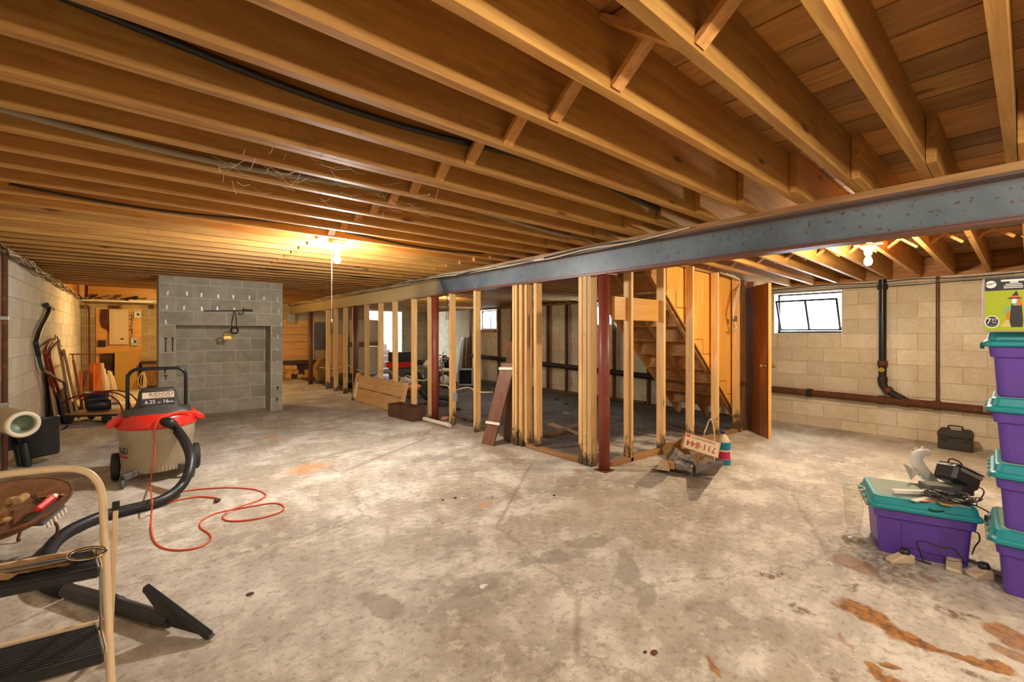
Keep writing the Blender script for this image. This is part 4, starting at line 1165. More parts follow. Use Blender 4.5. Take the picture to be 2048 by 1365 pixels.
# hand truck
ht = thing('hand_truck', 'red tube hand truck with curved handles leaning against left wall', 'hand truck', keep(at_floor(120, 850)))
for pts in ([(112, 676, -.93), (103, 682, -.92), (94, 692, -.90), (90, 706, -.90), (93, 728, -.90), (100, 755, -.89), (110, 795, -.88), (124, 838, -.865)], [(118, 682, -.92), (110, 690, -.90), (101, 702, -.88), (98, 715, -.88), (103, 735, -.87), (108, 755, -.86), (122, 795, -.84), (140, 832, -.80)]):
    part(MB().tube(smooth_path(path_d(pts), 5), .019, 10), 'rail', REDTUBE, ht, world=True)
for a, b in (((97, 745, -.89), (106, 748, -.865)), ((104, 775, -.885), (114, 772, -.85)), ((114, 808, -.875), (127, 806, -.83)), ((120, 825, -.87), (134, 820, -.815))):
    part(MB().tube(path_d([a, b]), .012, 8), 'crossbar', REDTUBE, ht, world=True)
a, b = path_d([(124, 838, -.865), (140, 832, -.80)])
for q in (a, b):
    Mw = Matrix.Translation((q.x + .01, q.y, .10)) @ Matrix.Rotation(math.pi / 2, 4, 'X')
    part(MB().lathe([(0, -.025), (.075, -.025), (.098, -.015), (.098, .015), (.075, .025), (0, .025)], 20, Mw), 'wheel', RUBBER, ht, world=True)
part(MB().add([a + Vector((0, 0, -.03)), b + Vector((0, 0, -.03)), b + Vector((.18, -.1, -.05)), a + Vector((.18, -.1, -.05)), a + Vector((0, 0, -.035)), b + Vector((0, 0, -.035)), b + Vector((.18, -.1, -.055)), a + Vector((.18, -.1, -.055))], [(0, 1, 2, 3), (7, 6, 5, 4), (0, 3, 7, 4), (1, 0, 4, 5), (2, 1, 5, 6), (3, 2, 6, 7)]), 'toe_plate', REDTUBE, ht, world=True)
# folded wooden frame (tan), leaning
fw = thing('folding_frame', 'tan folded wooden legs frame leaning beside the red hand truck', 'wooden frame', at_floor(148, 838))
for a, b in (((116, 686, -.88), (147, 838, -.70)), ((127, 700, -.82), (158, 838, -.64)), ((121, 700, -.86), (134, 780, -.80))):
    A_, B_ = at_x(*a), at_x(*b); B_.z = max(B_.z, .02)
    part(MB().bar(A_, B_, .05, .03, (1, 0, 0)), 'rail', TANW, fw, world=True, bev=.003)
for a, b in (((112, 670, -.9), (120, 690, -.87)), ((112, 670, -.9), (110, 681, -.9)), ((117, 690, -.88), (125, 693, -.84)), ((118, 697, -.87), (126, 712, -.82))):
    part(MB().tube([at_x(*a), at_x(*b)], .009, 8), 'hinge_bar', STEEL, fw, world=True)
# grey mop-board plank and picture frames against the wall
solo(MB().bar(keep(at_floor(88, 850), XL + .06) + Vector((0, 0, .01)), Vector((XL + .025, keep(at_floor(88, 850), XL + .06).y, 1.12)), .12, .02, (1, 0, 0)), 'grey_plank', plain('weathered_grey', lin(150, 138, 122), .85, var=.15), 'weathered grey plank leaning upright on the left wall', 'plank')
for i, (y0_, y1_, x0_, hgt, fm_, im_, lb) in enumerate(((8.55, 9.9, XL + .14, .80, TANW, plain('picture_white', lin(206, 190, 170), .7), 'tall wood framed picture leaning at the foot of the left wall'), (8.75, 9.45, XL + .21, .46, BLACK, plain('picture_dark', lin(54, 38, 26), .4), 'small black framed dark picture leaning in front of the tall frame'))):
    M = frame((x0_, y0_, .004), (0, 1, 0), (-.11 / hgt * .8, 0, 1)); wdt = y1_ - y0_; bw_ = .04
    t = thing('picture_frame', lb, 'picture', (x0_, y0_, 0), group='framed pictures by the left wall')
    fr = MB()
    fr.box(0, wdt, -.012, .012, 0, bw_, M).box(0, wdt, -.012, .012, hgt - bw_, hgt, M).box(0, bw_, -.012, .012, bw_, hgt - bw_, M).box(wdt - bw_, wdt, -.012, .012, bw_, hgt - bw_, M)
    part(fr, 'frame', fm_, t, world=True)
    part(MB().box(bw_, wdt - bw_, -.004, .004, bw_, hgt - bw_, M), 'picture', im_, t, world=True)
# blue tub
p = at_floor(138, 828); solo(MB().lathe([(0, 0), (.13, 0), (.16, .3), (.17, .3), (.17, .32), (.15, .32), (.12, .02), (0, .02)], 24, Matrix.Translation((-.52, 9.9, 0))), 'blue_tub', BLUE, 'blue plastic tub behind the hand truck', 'tub')
# horizontal rod on a stand
t = thing('rod_stand', 'thin brown T shaped metal stand in the far left corner', 'stand', at_floor(165, 820))
A_ = at_d(147, 722, 8.0); B_ = at_d(166, 822, 7.3)
part(MB().tube([B_, A_], .02, 10), 'post', RUSTIRON, t, world=True)
part(MB().tube([at_d(139, 709, 8.1), at_d(206, 708, 8.6)], .013, 8), 'crossbar', RUSTIRON, t, world=True)
part(MB().tube([A_, at_d(145, 710, 8.1)], .011, 8), 'neck', RUSTIRON, t, world=True)
# boards leaning in the corner
ORB = wood('orange_board', lin(214, 122, 60), lin(190, 98, 44), 'z', vary=.06, knots=False)
REDB = plain('brick_red_paint', lin(168, 92, 66), .6)
bl = [((163, 805), (176, 803), 742, BROWN, 'brown flat board in the far corner behind the rod stand'), ((157, 808), (162, 807), 742, REDB, 'narrow brick red board in the far corner'), ((178, 800), (186, 798), 728, ORB, 'narrow bright orange board, left of the wide orange board'), ((187, 802), (203, 798), 727, ORB, 'wide bright orange board leaning in the far corner')]
for (c0, c1, yt, m_, lb) in bl:
    a = at_floor(c0[0], c0[1] - 10); b = at_floor(c1[0], c1[1] - 10)
    dep = (a - O).dot(Vector((_F[0], _F[1], 0)))
    ta = at_d(c0[0] + 1, yt, dep + .35); tb = at_d(c1[0] + 1, yt - 1, dep + .35)
    n_ = Vector((_F[0], _F[1], 0)) * .02
    solo(MB().add([a, b, tb, ta, a + n_, b + n_, tb + n_, ta + n_], [(0, 1, 2, 3), (7, 6, 5, 4), (1, 0, 4, 5), (2, 1, 5, 6), (3, 2, 6, 7), (0, 3, 7, 4)]), 'leaning_board', m_, lb, 'board', 'boards leaning in the far corner')
# vinyl siding lengths, fanned out
for i in range(7):
    f = i / 6
    base = at_floor(212 + 26 * f, 827 - 5 * f); dep = (base - O).dot(Vector((_F[0], _F[1], 0)))
    top = at_d(201 + 20 * f, (727, 738, 748, 752, 742, 744, 752)[i], dep + .9)
    base2 = at_floor(218 + 26 * f, 827 - 5 * f); top2 = top + (base2 - base)
    n_ = Vector((_F[0], _F[1], 0)) * .012
    lb = ('grey white siding strip leaning right of the orange boards, ' + ('leftmost', 'second from left', 'third from left', 'middle', 'third from right', 'second from right', 'rightmost')[i] + ' of the fan')
    solo(MB().add([base, base2, top2, top, base + n_, base2 + n_, top2 + n_, top + n_], [(0, 1, 2, 3), (7, 6, 5, 4), (1, 0, 4, 5), (2, 1, 5, 6), (3, 2, 6, 7), (0, 3, 7, 4)]), 'siding_strip', SIDING, lb, 'siding strip', 'siding strips fanned in the corner')
# low cart with wire hoops
c = at_floor(202, 842)
ct = thing('garden_cart', 'low wooden garden cart with dark red wire hoops and small wheels', 'cart', (c.x, c.y, 0), -YAW * .8)
for k in range(5):
    part(MB().box(-.36, .36, -.2 + k * .085, -.125 + k * .085, .12, .14), 'slat', TANW, ct, bev=.003)
part(MB().box(-.34, .34, -.18, -.14, .09, .12).box(-.34, .34, .12, .16, .09, .12), 'bearer', BARK, ct)
for sx in (-.26, .22):
    for sy in (-.21, .19):
        Mw = Matrix.Translation((sx, sy, .065)) @ Matrix.Rotation(math.pi / 2, 4, 'X')
        part(MB().lathe([(0, -.015), (.05, -.015), (.065, -.008), (.065, .008), (.05, .015), (0, .015)], 16, Mw), 'wheel', RUBBER, ct)
for y in (-.18, .0, .16):
    hoop = [(-.38, y, .14), (-.36, y, .28), (-.2, y, .38), (.05, y, .42), (.25, y, .38), (.37, y, .26), (.40, y, .14)]
    part(MB().tube(smooth_path(hoop, 5), .010, 8), 'hoop', REDTUBE, ct)
part(MB().tube(smooth_path([(.40, -.2, .14), (.5, 0, .1), (.40, .18, .14)], 5), .01, 8), 'end_loop', REDTUBE, ct)
t = thing('black_motor', 'black machine part lying inside the wire hoop cart', 'motor', (c.x, c.y, .14))
part(MB().lathe([(0, -.13), (.08, -.13), (.09, -.1), (.09, .1), (.08, .13), (0, .13)], 20, Matrix.Translation((c.x - .02, c.y - .0, .235)) @ Matrix.Rotation(math.pi / 2, 4, 'Y')), 'casing', BLACK, t, world=True)
part(MB().tube([(c.x + .1, c.y, .235), (c.x + .2, c.y, .235)], .02, 10), 'shaft', STEEL, t, world=True)

# ================================================================== PANEL CORNER (far wall, left of the chimney)
Yw = YF - .012
def fy(px, py, d=0.0): return at_y(px, py, Yw - d)
def wall_box(x0, y0, x1, y1, d0, d1):
    a = fy(x0, y0, 0); b = fy(x1, y1, 0)
    return (a.x, b.x, Yw - d1, Yw - d0, min(a.z, b.z), max(a.z, b.z))
solo(MB().box(*wall_box(192, 616, 283, 727, .0, .018)), 'plywood_board', PINE, 'orange plywood mounting board behind the breaker panel', 'board')
t = thing('breaker_panel', 'tall cream electrical breaker panel with a closed door', 'breaker panel', fy(238, 690))
part(MB().box(*wall_box(219, 619, 257, 689, .018, .11)), 'cabinet', PANELC, t, world=True, bev=.004)
part(MB().box(*wall_box(224, 624, 252, 683, .11, .118)), 'door', PANELC, t, world=True, bev=.003)
part(MB().box(*wall_box(241, 677, 248, 680, .118, .121)), 'label', BLACKPRINT, t, world=True)
part(MB().box(*wall_box(241, 681, 248, 682.5, .118, .121)), 'label', WHITEPRINT, t, world=True)
for (b_, lb) in (((267.5, 623, 282, 637), 'small grey switch box at the upper right of the breaker panel'), ((261, 676, 276, 692), 'small grey switch box at the lower right of the breaker panel')):
    t = thing('switch_box', lb, 'switch box', fy(b_[0], b_[3]))
    part(MB().box(*wall_box(*b_, .018, .07)), 'case', GALV, t, world=True, bev=.004)
    mx, my = (b_[0] + b_[2]) / 2, (b_[1] + b_[3]) / 2
    part(MB().box(*wall_box(mx - 1, my - 3, mx + 4, my + 2, .07, .076)), 'dark_window', BLACK, t, world=True)
    part(MB().box(*wall_box(mx - 6, my - 2, mx - 1.5, my + 1, .07, .074)), 'label', WHITEPRINT, t, world=True)
# cable bundles either side of the panel
rr = random.Random(11)
for i in range(7):
    x0 = 202 + i * 2.3
    pts = [fy(x0 + rr.uniform(-1, 1), 619, .04), fy(x0 - 1, 635, .05), fy(x0 + rr.uniform(-2, 2), 648, .05), fy(x0 + 5, 656 + i, .06), fy(217, 650 + i * 3, .06)]
    solo(MB().tube(smooth_path(pts, 5), .008, 6), 'panel_cable', WIREB if i % 2 else REDTUBE, 'dark cable curling into the left side of the breaker panel', 'cable', 'cables left of the breaker panel')
for i in range(7):
    yq = 626 + i * 7
    pts = [fy(258, yq, .06), fy(262 + rr.uniform(-1, 2), yq - 2, .05), fy(264, yq + 6, .05), fy(263 + rr.uniform(-1, 1), 680, .04)]
    solo(MB().tube(smooth_path(pts, 5), .007, 6), 'panel_cable', WIREB if i % 3 else WIREW, 'dark cable curling out of the right side of the breaker panel', 'cable', 'cables right of the breaker panel')
t = thing('junction_box', 'dark metal junction box low on the left of the plywood board', 'junction box', fy(203, 695))
part(MB().box(*wall_box(196, 681, 212, 694, .018, .06)), 'box', IRON, t, world=True)
t = thing('wall_shelf', 'deep wooden wall shelf above the breaker panel', 'shelf', fy(240, 612))
part(MB().box(*wall_box(168, 607, 313, 611, 0, .5)), 'shelf_board', STUDX, t, world=True)
for px in (172, 240, 306): part(MB().box(*wall_box(px, 611, px + 4, 618, 0, .42)), 'bracket', DARKSTUD, t, world=True)
zs_ = fy(240, 607).z
xs0, xs1 = fy(168, 600).x, fy(313, 600).x
for i, (dy, dz, l0, l1, m_, lb) in enumerate(((.1, 0, 0, 1.0, SIDING, 'pale trim length at the back of the wall shelf'), (.2, 0, .02, .97, TANW, 'tan trim length in the middle of the wall shelf'), (.32, 0, -.02, .98, SIDING, 'pale trim length near the front edge of the wall shelf'), (.44, 0, -.04, .93, WHITE, 'white trim length along the front edge of the wall shelf'), (.25, .035, .1, .9, TANW, 'tan trim length on top of the shelf pile'), (.38, .035, .6, 1.03, WHITE, 'white bent trim piece at right end of the wall shelf'))):
    wx = xs1 - xs0
    solo(MB().box(xs0 + l0 * wx, xs0 + l1 * wx, Yw - dy - .04, Yw - dy + .04, zs_ + dz + .002, zs_ + dz + .034), 'trim_length', m_, lb, 'trim', 'trim lengths on the wall shelf')
rr = random.Random(21)
for i in range(5):
    X = xs0 + .1 + i * .2
    solo(MB().bar((X, Yw - .2, zs_ + .08), (X + rr.uniform(.1, .25), Yw - .15, zs_ + rr.uniform(.1, .2)), .05, .02, (0, 1, 1)), 'wood_scrap', (BARK, TANW, DARKSTUD)[i % 3], 'dark wood scrap on the shelf, ' + ('leftmost', 'second from left', 'middle', 'second from right', 'rightmost')[i] + ' of the row', 'wood scrap', 'wood scraps on the wall shelf')
solo(MB().box(*wall_box(176, 572, 317, 600, 0, .04)), 'header_plank', PINE, 'wide orange header plank above the wall shelf', 'plank')
t = solo(MB().box(*wall_box(159, 567, 169, 608, .0, .09)), 'corner_post', STUD, 'short upright timber in the corner above the shelf', 'timber')
for (px, r, m_, lb) in ((178, .016, RUSTIRON, 'rusty vertical conduit left of the breaker panel'), (170, .006, WIREW, 'thin pale cord hanging down from the wall shelf')):
    a = fy(px, 613, .1); solo(MB().tube([a, (a.x + .01, a.y, .35)], r, 10), 'conduit' if r > .01 else 'pale_cord', m_, lb, 'conduit' if r > .01 else 'cord')
xa, xb = at_y(229, 740, YF - .34).x, at_y(278, 740, YF - .34).x
a0 = Vector((xa, YF - .34, .004)); a1 = Vector((xb, YF - .34, .004)); zt2 = at_y(250, 703, YF - .14).z
t = solo(MB().add([a0, a1, a1 + Vector((0, .2, zt2)), a0 + Vector((0, .2, zt2)), a0 + Vector((0, .02, 0)), a1 + Vector((0, .02, 0)), a1 + Vector((0, .22, zt2)), a0 + Vector((0, .22, zt2))], [(0, 1, 2, 3), (7, 6, 5, 4), (1, 0, 4, 5), (2, 1, 5, 6), (3, 2, 6, 7), (0, 3, 7, 4)]), 'ochre_panel', OCHRE, 'ochre yellow panel leaning under the breaker panel', 'panel')
p0 = Vector((at_y(283, 740, YF - .5).x, YF - .5, 0))
t = thing('dark_cabinet', 'low dark wooden cabinet beside the chimney under the switch boxes', 'cabinet', p0)
X0, X1 = p0.x, p0.x + .75; Y0 = p0.y
part(MB().box(X0, X1, Y0, Y0 + .4, 0, .60), 'body', BARK, t, world=True, bev=.004)
part(MB().box(X0 - .02, X1 + .02, Y0 - .02, Y0 + .4, .60, .62), 'top', BARK, t, world=True)
part(MB().box(X0 + .02, X0 + .36, Y0 - .012, Y0 - .001, .06, .56), 'door', DARKSTUD, t, world=True)
part(MB().box(X0 + .39, X1 - .02, Y0 - .012, Y0 - .001, .06, .56), 'door', DARKSTUD, t, world=True)
for i in range(3):
    q = Vector((at_y(282 + 2 * i, 740, YF - .55).x, YF - .52, 0))
    solo(MB().tube(smooth_path([q + Vector((0, -.05, .02)), q + Vector((-.05 + .03 * i, -.06, .2)), q + Vector((.02, -.05, .38)), q + Vector((.06, -.04, .2)), q + Vector((.05, -.05, .03))], 6), .008, 8), 'hose_loop', WIREW, 'pale loop of tubing in front of the dark cabinet', 'tubing', 'tubing loops by the cabinet')
# dark shelf boards on the wall left of the ochre panel
solo(MB().box(*wall_box(200, 707, 229, 770, 0, .05)), 'dark_sheet', BARK, 'dark brown sheet on the wall left of the ochre panel', 'sheet')

# ================================================================== PINE BOARDS AND BACK ROOM
t = thing('pine_boarding', 'bright orange pine boards on the far wall right of the chimney', 'boarding', fy(595, 760))
edges = [640, 655.5, 670, 684.5, 699, 711, 722]
for i in range(6):
    a, b = wall_box(566, edges[i] + .5, 628, edges[i], 0, .02)[:2], None
    w_ = wall_box(566, edges[i] + .6, 628, edges[i + 1] - .6, .0, .03 if i % 2 else .022)
    part(MB().box(*w_), 'board', PINE, t, world=True, bev=.006)
t = thing('low_rack', 'low dark rack of stacked bricks and wood under the pine boards', 'rack', fy(595, 762))
part(MB().box(*wall_box(566, 722, 628, 727, 0, .3)), 'rack_top', BARK, t, world=True)
part(MB().box(*wall_box(566, 757, 628, 762, 0, .3)), 'rack_base', BARK, t, world=True)
rr = random.Random(2)
for r in range(3):
    for i in range(5):
        x0 = 568 + i * 11 + (r % 2) * 3
        w_ = wall_box(x0, 730 + r * 9, x0 + 10, 738 + r * 9, .02, .26)
        part(MB().box(*w_), 'brick', PINE if rr.random() > .35 else BARK, t, world=True)
solo(MB().box(*wall_box(628, 645, 650, 700, 0, .02)), 'grey_sheet', plain('grey_sheet_paint', lin(96, 94, 90), .7), 'dull grey sheet on the far wall left of the first studs', 'sheet')
# insulation bats with paper facing
for i, (x0, y0, x1, y1, lb) in enumerate(((698, 640, 727, 685, 'pale paper faced insulation panel, upper left of the four by the doorway'), (730, 640, 755, 685, 'pale paper faced insulation panel, upper right of the four by the doorway'), (698, 694, 727, 750, 'pale paper faced insulation panel, lower left of the four by the doorway'), (730, 694, 755, 750, 'pale paper faced insulation panel, lower right of the four by the doorway'))):
    t = solo(MB().box(*wall_box(x0, y0, x1, y1, 0, .09)), 'insulation_panel', INSUL, lb, 'insulation', 'insulation panels by the doorway', bev=.03)
solo(MB().box(*wall_box(696, 685, 757, 692, 0, .1)), 'wall_rail', DARKSTUD, 'dark horizontal rail between the insulation panels', 'rail')
w_ = wall_box(650, 670, 690, 755, .1, .13)
solo(MB().box(*w_), 'plywood_offcut', PINE, 'amber plywood sheet standing behind the leftmost studs', 'plywood')
b0 = at_y(645, 690, 11.9)
t = thing('wrapped_bundle', 'tan cloth wrapped bundle on the floor behind the far studs', 'bundle', (b0.x, 11.9, floor_z(b0.x)))
def lump(c, rx, ry, rz, seed, n=20):
    r_ = random.Random(seed); mb = MB(); vs = []
    rows = 10
    for j in range(rows + 1):
        ph = math.pi * j / rows
        for k in range(n):
            a = k * 2 * math.pi / n; s_ = 1 + r_.uniform(-.09, .09)
            vs.append(Vector(c) + Vector((rx * math.sin(ph) * math.cos(a) * s_, ry * math.sin(ph) * math.sin(a) * s_, rz * math.cos(ph))))
    mb.add(vs, [(j * n + k, j * n + (k + 1) % n, (j + 1) * n + (k + 1) % n, (j + 1) * n + k) for j in range(rows) for k in range(n)], True)
    return mb
CLOTH = plain('tan_cloth', lin(150, 116, 62), .9, var=.25, scale=8)
part(lump((b0.x, 11.9, floor_z(b0.x) + .33), .22, .2, .33, 1), 'cloth', CLOTH, t, world=True)
part(MB().tube([Vector((b0.x + .205 * math.cos(a), 11.9 + .185 * math.sin(a), floor_z(b0.x) + .4)) for a in [k * math.pi / 8 for k in range(16)]], .012, 6, closed=True), 'tie', BARK, t, world=True)
for i, (px, Y, r, lb) in enumerate(((690, 11.2, .2, 'dark sack slumped behind the far studs, left of the pair'), (704, 10.4, .22, 'dark sack slumped behind the far studs, right of the pair'))):
    b = at_y(px, 690, Y)
    solo(lump((b.x, Y, floor_z(b.x) + r * .75), r, r, r * .8, i + 5), 'dark_sack', (BARK, BLACK)[i], lb, 'sack', 'sacks behind the far studs')
# motor bike / engine machine
def gl(px, py): return at_floor(px, py)
g = gl(862, 776)
mk = thing('mini_bike', 'small white and black motor bike parked in the back room', 'motorbike', g, -.9)
for sx in (-.42, .36):
    Mw = Matrix.Translation((sx, 0, .2)) @ Matrix.Rotation(math.pi / 2, 4, 'X')
    part(MB().tube([Mw @ Vector((.165 * math.cos(a), .165 * math.sin(a), 0)) for a in [k * math.pi / 12 for k in range(24)]], .042, 10, closed=True), 'tyre', RUBBER, mk)
    part(MB().lathe([(0, -.03), (.03, -.03), (.13, -.02), (.13, .02), (.03, .03), (0, .03)], 20, Mw), 'rim', WHITE, mk)
part(MB().box(-.15, .15, -.1, .1, .2, .45), 'engine', STEEL, mk, bev=.03)
part(lump((.05, 0, .58), .26, .13, .12, 8), 'tank', WHITE, mk)
part(lump((-.30, 0, .62), .2, .11, .06, 9), 'seat', BLACK, mk)
part(MB().tube([(.36, .07, .2), (.26, .07, .75)], .02, 8), 'fork', CHROME, mk); part(MB().tube([(.36, -.07, .2), (.26, -.07, .75)], .02, 8), 'fork', CHROME, mk)
part(MB().tube([(.22, -.3, .86), (.25, -.1, .80), (.25, .1, .80), (.22, .3, .86)], .014, 8), 'handlebar', BLACKM, mk)
part(lump((.36, 0, .72), .09, .09, .09, 4), 'headlamp', CHROME, mk)
part(lump((.36, 0, .44), .18, .06, .05, 4), 'mudguard', WHITE, mk)
part(MB().tube(smooth_path([(.1, -.12, .25), (-.1, -.15, .2), (-.45, -.16, .3)], 5), .035, 10), 'exhaust', CHROME, mk)
# engine block on the floor, right of the column
g = gl(893, 760)
t = thing('engine_block', 'black engine block with small wheels against the far block wall', 'engine', g)
part(MB().box(g.x - .2, g.x + .2, g.y - .15, g.y + .15, g.z + .1, g.z + .5), 'block', BLACK, t, world=True, bev=.03)
part(lump((g.x, g.y, g.z + .58), .14, .12, .1, 12), 'cowl', STEEL, t, world=True)
for s in (-1, 1):
    Mw = Matrix.Translation((g.x + s * .16, g.y - .17, g.z + .09)) @ Matrix.Rotation(math.pi / 2, 4, 'X')
    part(MB().lathe([(0, -.02), (.06, -.02), (.09, -.01), (.09, .01), (.06, .02), (0, .02)], 18, Mw), 'wheel', RUBBER, t, world=True)
# red tool chest, orange mower, white machine
g = gl(808, 772); 
t = thing('red_chest', 'red and black tool chest on grey legs beside the doorway', 'tool chest', g)
part(MB().box(g.x - .3, g.x + .35, g.y, g.y + .4, g.z + .45, g.z + .60), 'drawer_case', RED, t, world=True, bev=.01)
part(MB().box(g.x - .26, g.x + .31, g.y + .02, g.y + .38, g.z + .60, g.z + .85), 'lid_case', BLACK, t, world=True, bev=.02)
part(MB().box(g.x - .25, g.x + .3, g.y + .05, g.y + .35, g.z, g.z + .45), 'stand', GREYP, t, world=True)
g = gl(815, 795)
t = thing('orange_mower', 'orange lawn machine with dark wheel behind the plank box', 'mower', g)
part(MB().box(g.x - .3, g.x + .25, g.y - .18, g.y + .18, g.z + .1, g.z + .26), 'deck', plain('mower_orange', lin(206, 104, 40), .45), t, world=True, bev=.05)
for s in (-.3, .28):
    Mw = Matrix.Translation((g.x + s, g.y - .2, g.z + .11)) @ Matrix.Rotation(math.pi / 2, 4, 'X')
    part(MB().lathe([(0, -.03), (.05, -.03), (.11, -.025), (.11, .025), (.05, .03), (0, .03)], 20, Mw), 'wheel', RUBBER, t, world=True)
part(lump((g.x - .05, g.y, g.z + .32), .12, .12, .09, 3), 'engine', WHITE, t, world=True)
g = gl(841, 812)
for i, (dx, r, lb) in enumerate(((0, .14, 'black tyre lying behind the stud next to the plank box'), (.05, .15, 'black tyre on the earth floor behind the wide stud'))):
    c_ = Vector((g.x + .35 + dx, g.y + .3 - i * .45, g.z + (.2 if i == 0 else .06)))
    ax = (Matrix.Rotation(.4, 4, 'X') if i else Matrix.Rotation(1.2, 4, 'X'))
    solo(MB().tube([c_ + (ax @ Vector((r * math.cos(a), r * math.sin(a), 0))) for a in [k * math.pi / 14 for k in range(28)]], .055, 10, closed=True), 'tyre', RUBBER, lb, 'tyre', 'loose tyres in the back room')
g = gl(776, 778)
solo(MB().box(g.x - .25, g.x + .2, g.y - .1, g.y + .15, g.z, g.z + .2), 'white_carton', WHITE, 'white carton on the floor in front of the far doorway', 'carton', bev=.01)
g = gl(758, 792)
t = thing('orange_crate', 'orange plastic crate behind the plank box', 'crate', g)
part(MB().box(g.x - .2, g.x + .2, g.y - .12, g.y + .12, g.z, g.z + .2), 'crate_body', plain('crate_orange', lin(210, 96, 48), .5), t, world=True, bev=.01)
part(MB().box(g.x - .1, g.x + .1, g.y - .128, g.y - .12, g.z + .1, g.z + .15), 'grip', BLACK, t, world=True)
# television
g = gl(932, 772)
t = thing('old_television', 'small silver framed television with dark screen on the floor', 'television', g, -YAW)
part(MB().box(-.20, .18, .0, .3, .02, .44), 'case', GREYP, t, bev=.02)
bz = part(MB().box(-.21, .19, -.03, .0, .0, .46), 'bezel', GALV, t, bev=.012)
part(MB().box(-.17, .15, -.034, -.028, .05, .41), 'screen', SCREEN, bz, of=t)
# leaning pile of moulding
rr = random.Random(9)
for i in range(9):
    a = gl(912 + i * 3.2, 765); dep = (a - O).dot(Vector((_F[0], _F[1], 0)))
    b = at_d(923 + i * 1.9 + rr.uniform(-1, 1), 676 + rr.uniform(-2, 3), dep + .55)
    solo(MB().bar(a + Vector((0, 0, .01)), b, .05, .02, (1, 0, 0)), 'leaning_moulding', WHITE if i < 3 else DARKSTUD, ('white' if i < 3 else 'brown') + ' moulding length in the pile leaning near the television, ' + ('first', 'second', 'third', 'fourth', 'fifth', 'sixth', 'seventh', 'eighth', 'ninth')[i] + ' from the left', 'moulding', 'mouldings leaning near the television')
# drain pipe at the back of that room
Z0 = .62
solo(MB().tube([(XR - .16, 3.6, .40), (XR - .16, 10.8, .62)], .055, 14), 'drain_pipe', IRON, 'dark drain pipe along the right wall of the back room', 'pipe')
# rubble on the earth floor
for i in range(26):
    rr = random.Random(100 + i)
    c_ = Vector((rr.uniform(3.7, 6.6), rr.uniform(4.0, 9.0), 0)); c_.z = floor_z(c_.x) + .01
    s_ = rr.uniform(.03, .07)
    if i < 10:
        solo(lump(c_, s_, s_ * .8, s_ * .4, i, 8), 'rubble', (BARK, CONC, RUSTIRON)[i % 3], 'small lump of rubble on the dark earth floor', 'rubble', 'rubble on the earth floor')
# loose boards on the earth near the column
for i, (a, b, lb) in enumerate((((905, 830), (945, 845), 'thin dark board lying on the earth by the first stud'), ((1095, 875), (1160, 850), 'long dark board lying on the earth behind the nearest post'), ((1100, 850), (1155, 870), 'pale short board lying on the earth behind the nearest post'))):
    p, q = gl(*a), gl(*b)
    p.x = max(p.x, 3.5); q.x = max(q.x, 3.55)
    solo(MB().bar(p + Vector((0, 0, .012)), q + Vector((0, 0, .012)), .09, .02), 'loose_board', (BARK, DARKSTUD, TANW)[i], lb, 'board', 'loose boards on the earth floor')

# ================================================================== PLANK BOX, RUSTY BOX, TUBE, BROWN SHELVES (along the stud wall)
a = at_floor(708, 800); b = at_floor(832, 826)
a.x = b.x = 3.17
pb = thing('plank_box', 'long low box of two tan planks propped against the studs', 'plank box', (3.2, (a.y + b.y) / 2, 0))
lean = .10
M = frame((3.15, b.y, .0), (0, 1, 0), (lean / .5, 0, 1))
Lp = a.y - b.y
hgt = .50
for k in range(2):
    part(moved(MB().box(.02, Lp - .02, -.012, .012, .005 + k * (hgt / 2), (k + 1) * hgt / 2 - .008), M), 'plank', CRATEW, pb, world=True, bev=.003)
part(moved(MB().box(0, .05, -.03, .04, 0, hgt), M), 'end_post', CRATEW, pb, world=True, bev=.003)
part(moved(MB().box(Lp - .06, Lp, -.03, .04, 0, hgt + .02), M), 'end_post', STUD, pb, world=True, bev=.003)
part(moved(MB().box(Lp - .14, Lp - .07, .012, .03, .05, .35), M), 'white_bracket', PAPER, pb, world=True)
a = at_floor(774, 832); b = at_floor(848, 843)
a = at_floor(776, 833); b = at_floor(826, 845)
ex = (b - a); ex.z = 0; Lb = ex.length; ex.normalize()
t = thing('rusty_box', 'rust brown metal trough box on the floor before the plank box', 'box', a)
M = frame(a, ex, (0, 0, 1))
part(moved(MB().box(0, Lb, 0, .22, 0, .03).box(0, Lb, 0, .015, .03, .2).box(0, Lb, .205, .22, .03, .2).box(0, .015, .015, .205, .03, .2).box(Lb - .015, Lb, .015, .205, .03, .2), M), 'shell', RUSTBOX, t, world=True, bev=.003)
part(moved(MB().box(.3, .34, -.006, 0, .05, .15), M), 'scrape_mark', RUSTIRON, t, world=True)
a = at_floor(848, 838, .03); b = at_floor(900, 852, .03)
solo(MB().tube([a, b], .028, 14), 'white_tube', PVC, 'short white plastic tube on the floor by the second column', 'tube')
g = at_floor(890, 842); solo(lump((g.x, g.y, .03), .07, .05, .035, 77, 10), 'crumpled_rag', plain('pink_rag', lin(176, 122, 96), .9), 'small crumpled pinkish rag behind the white tube', 'rag')
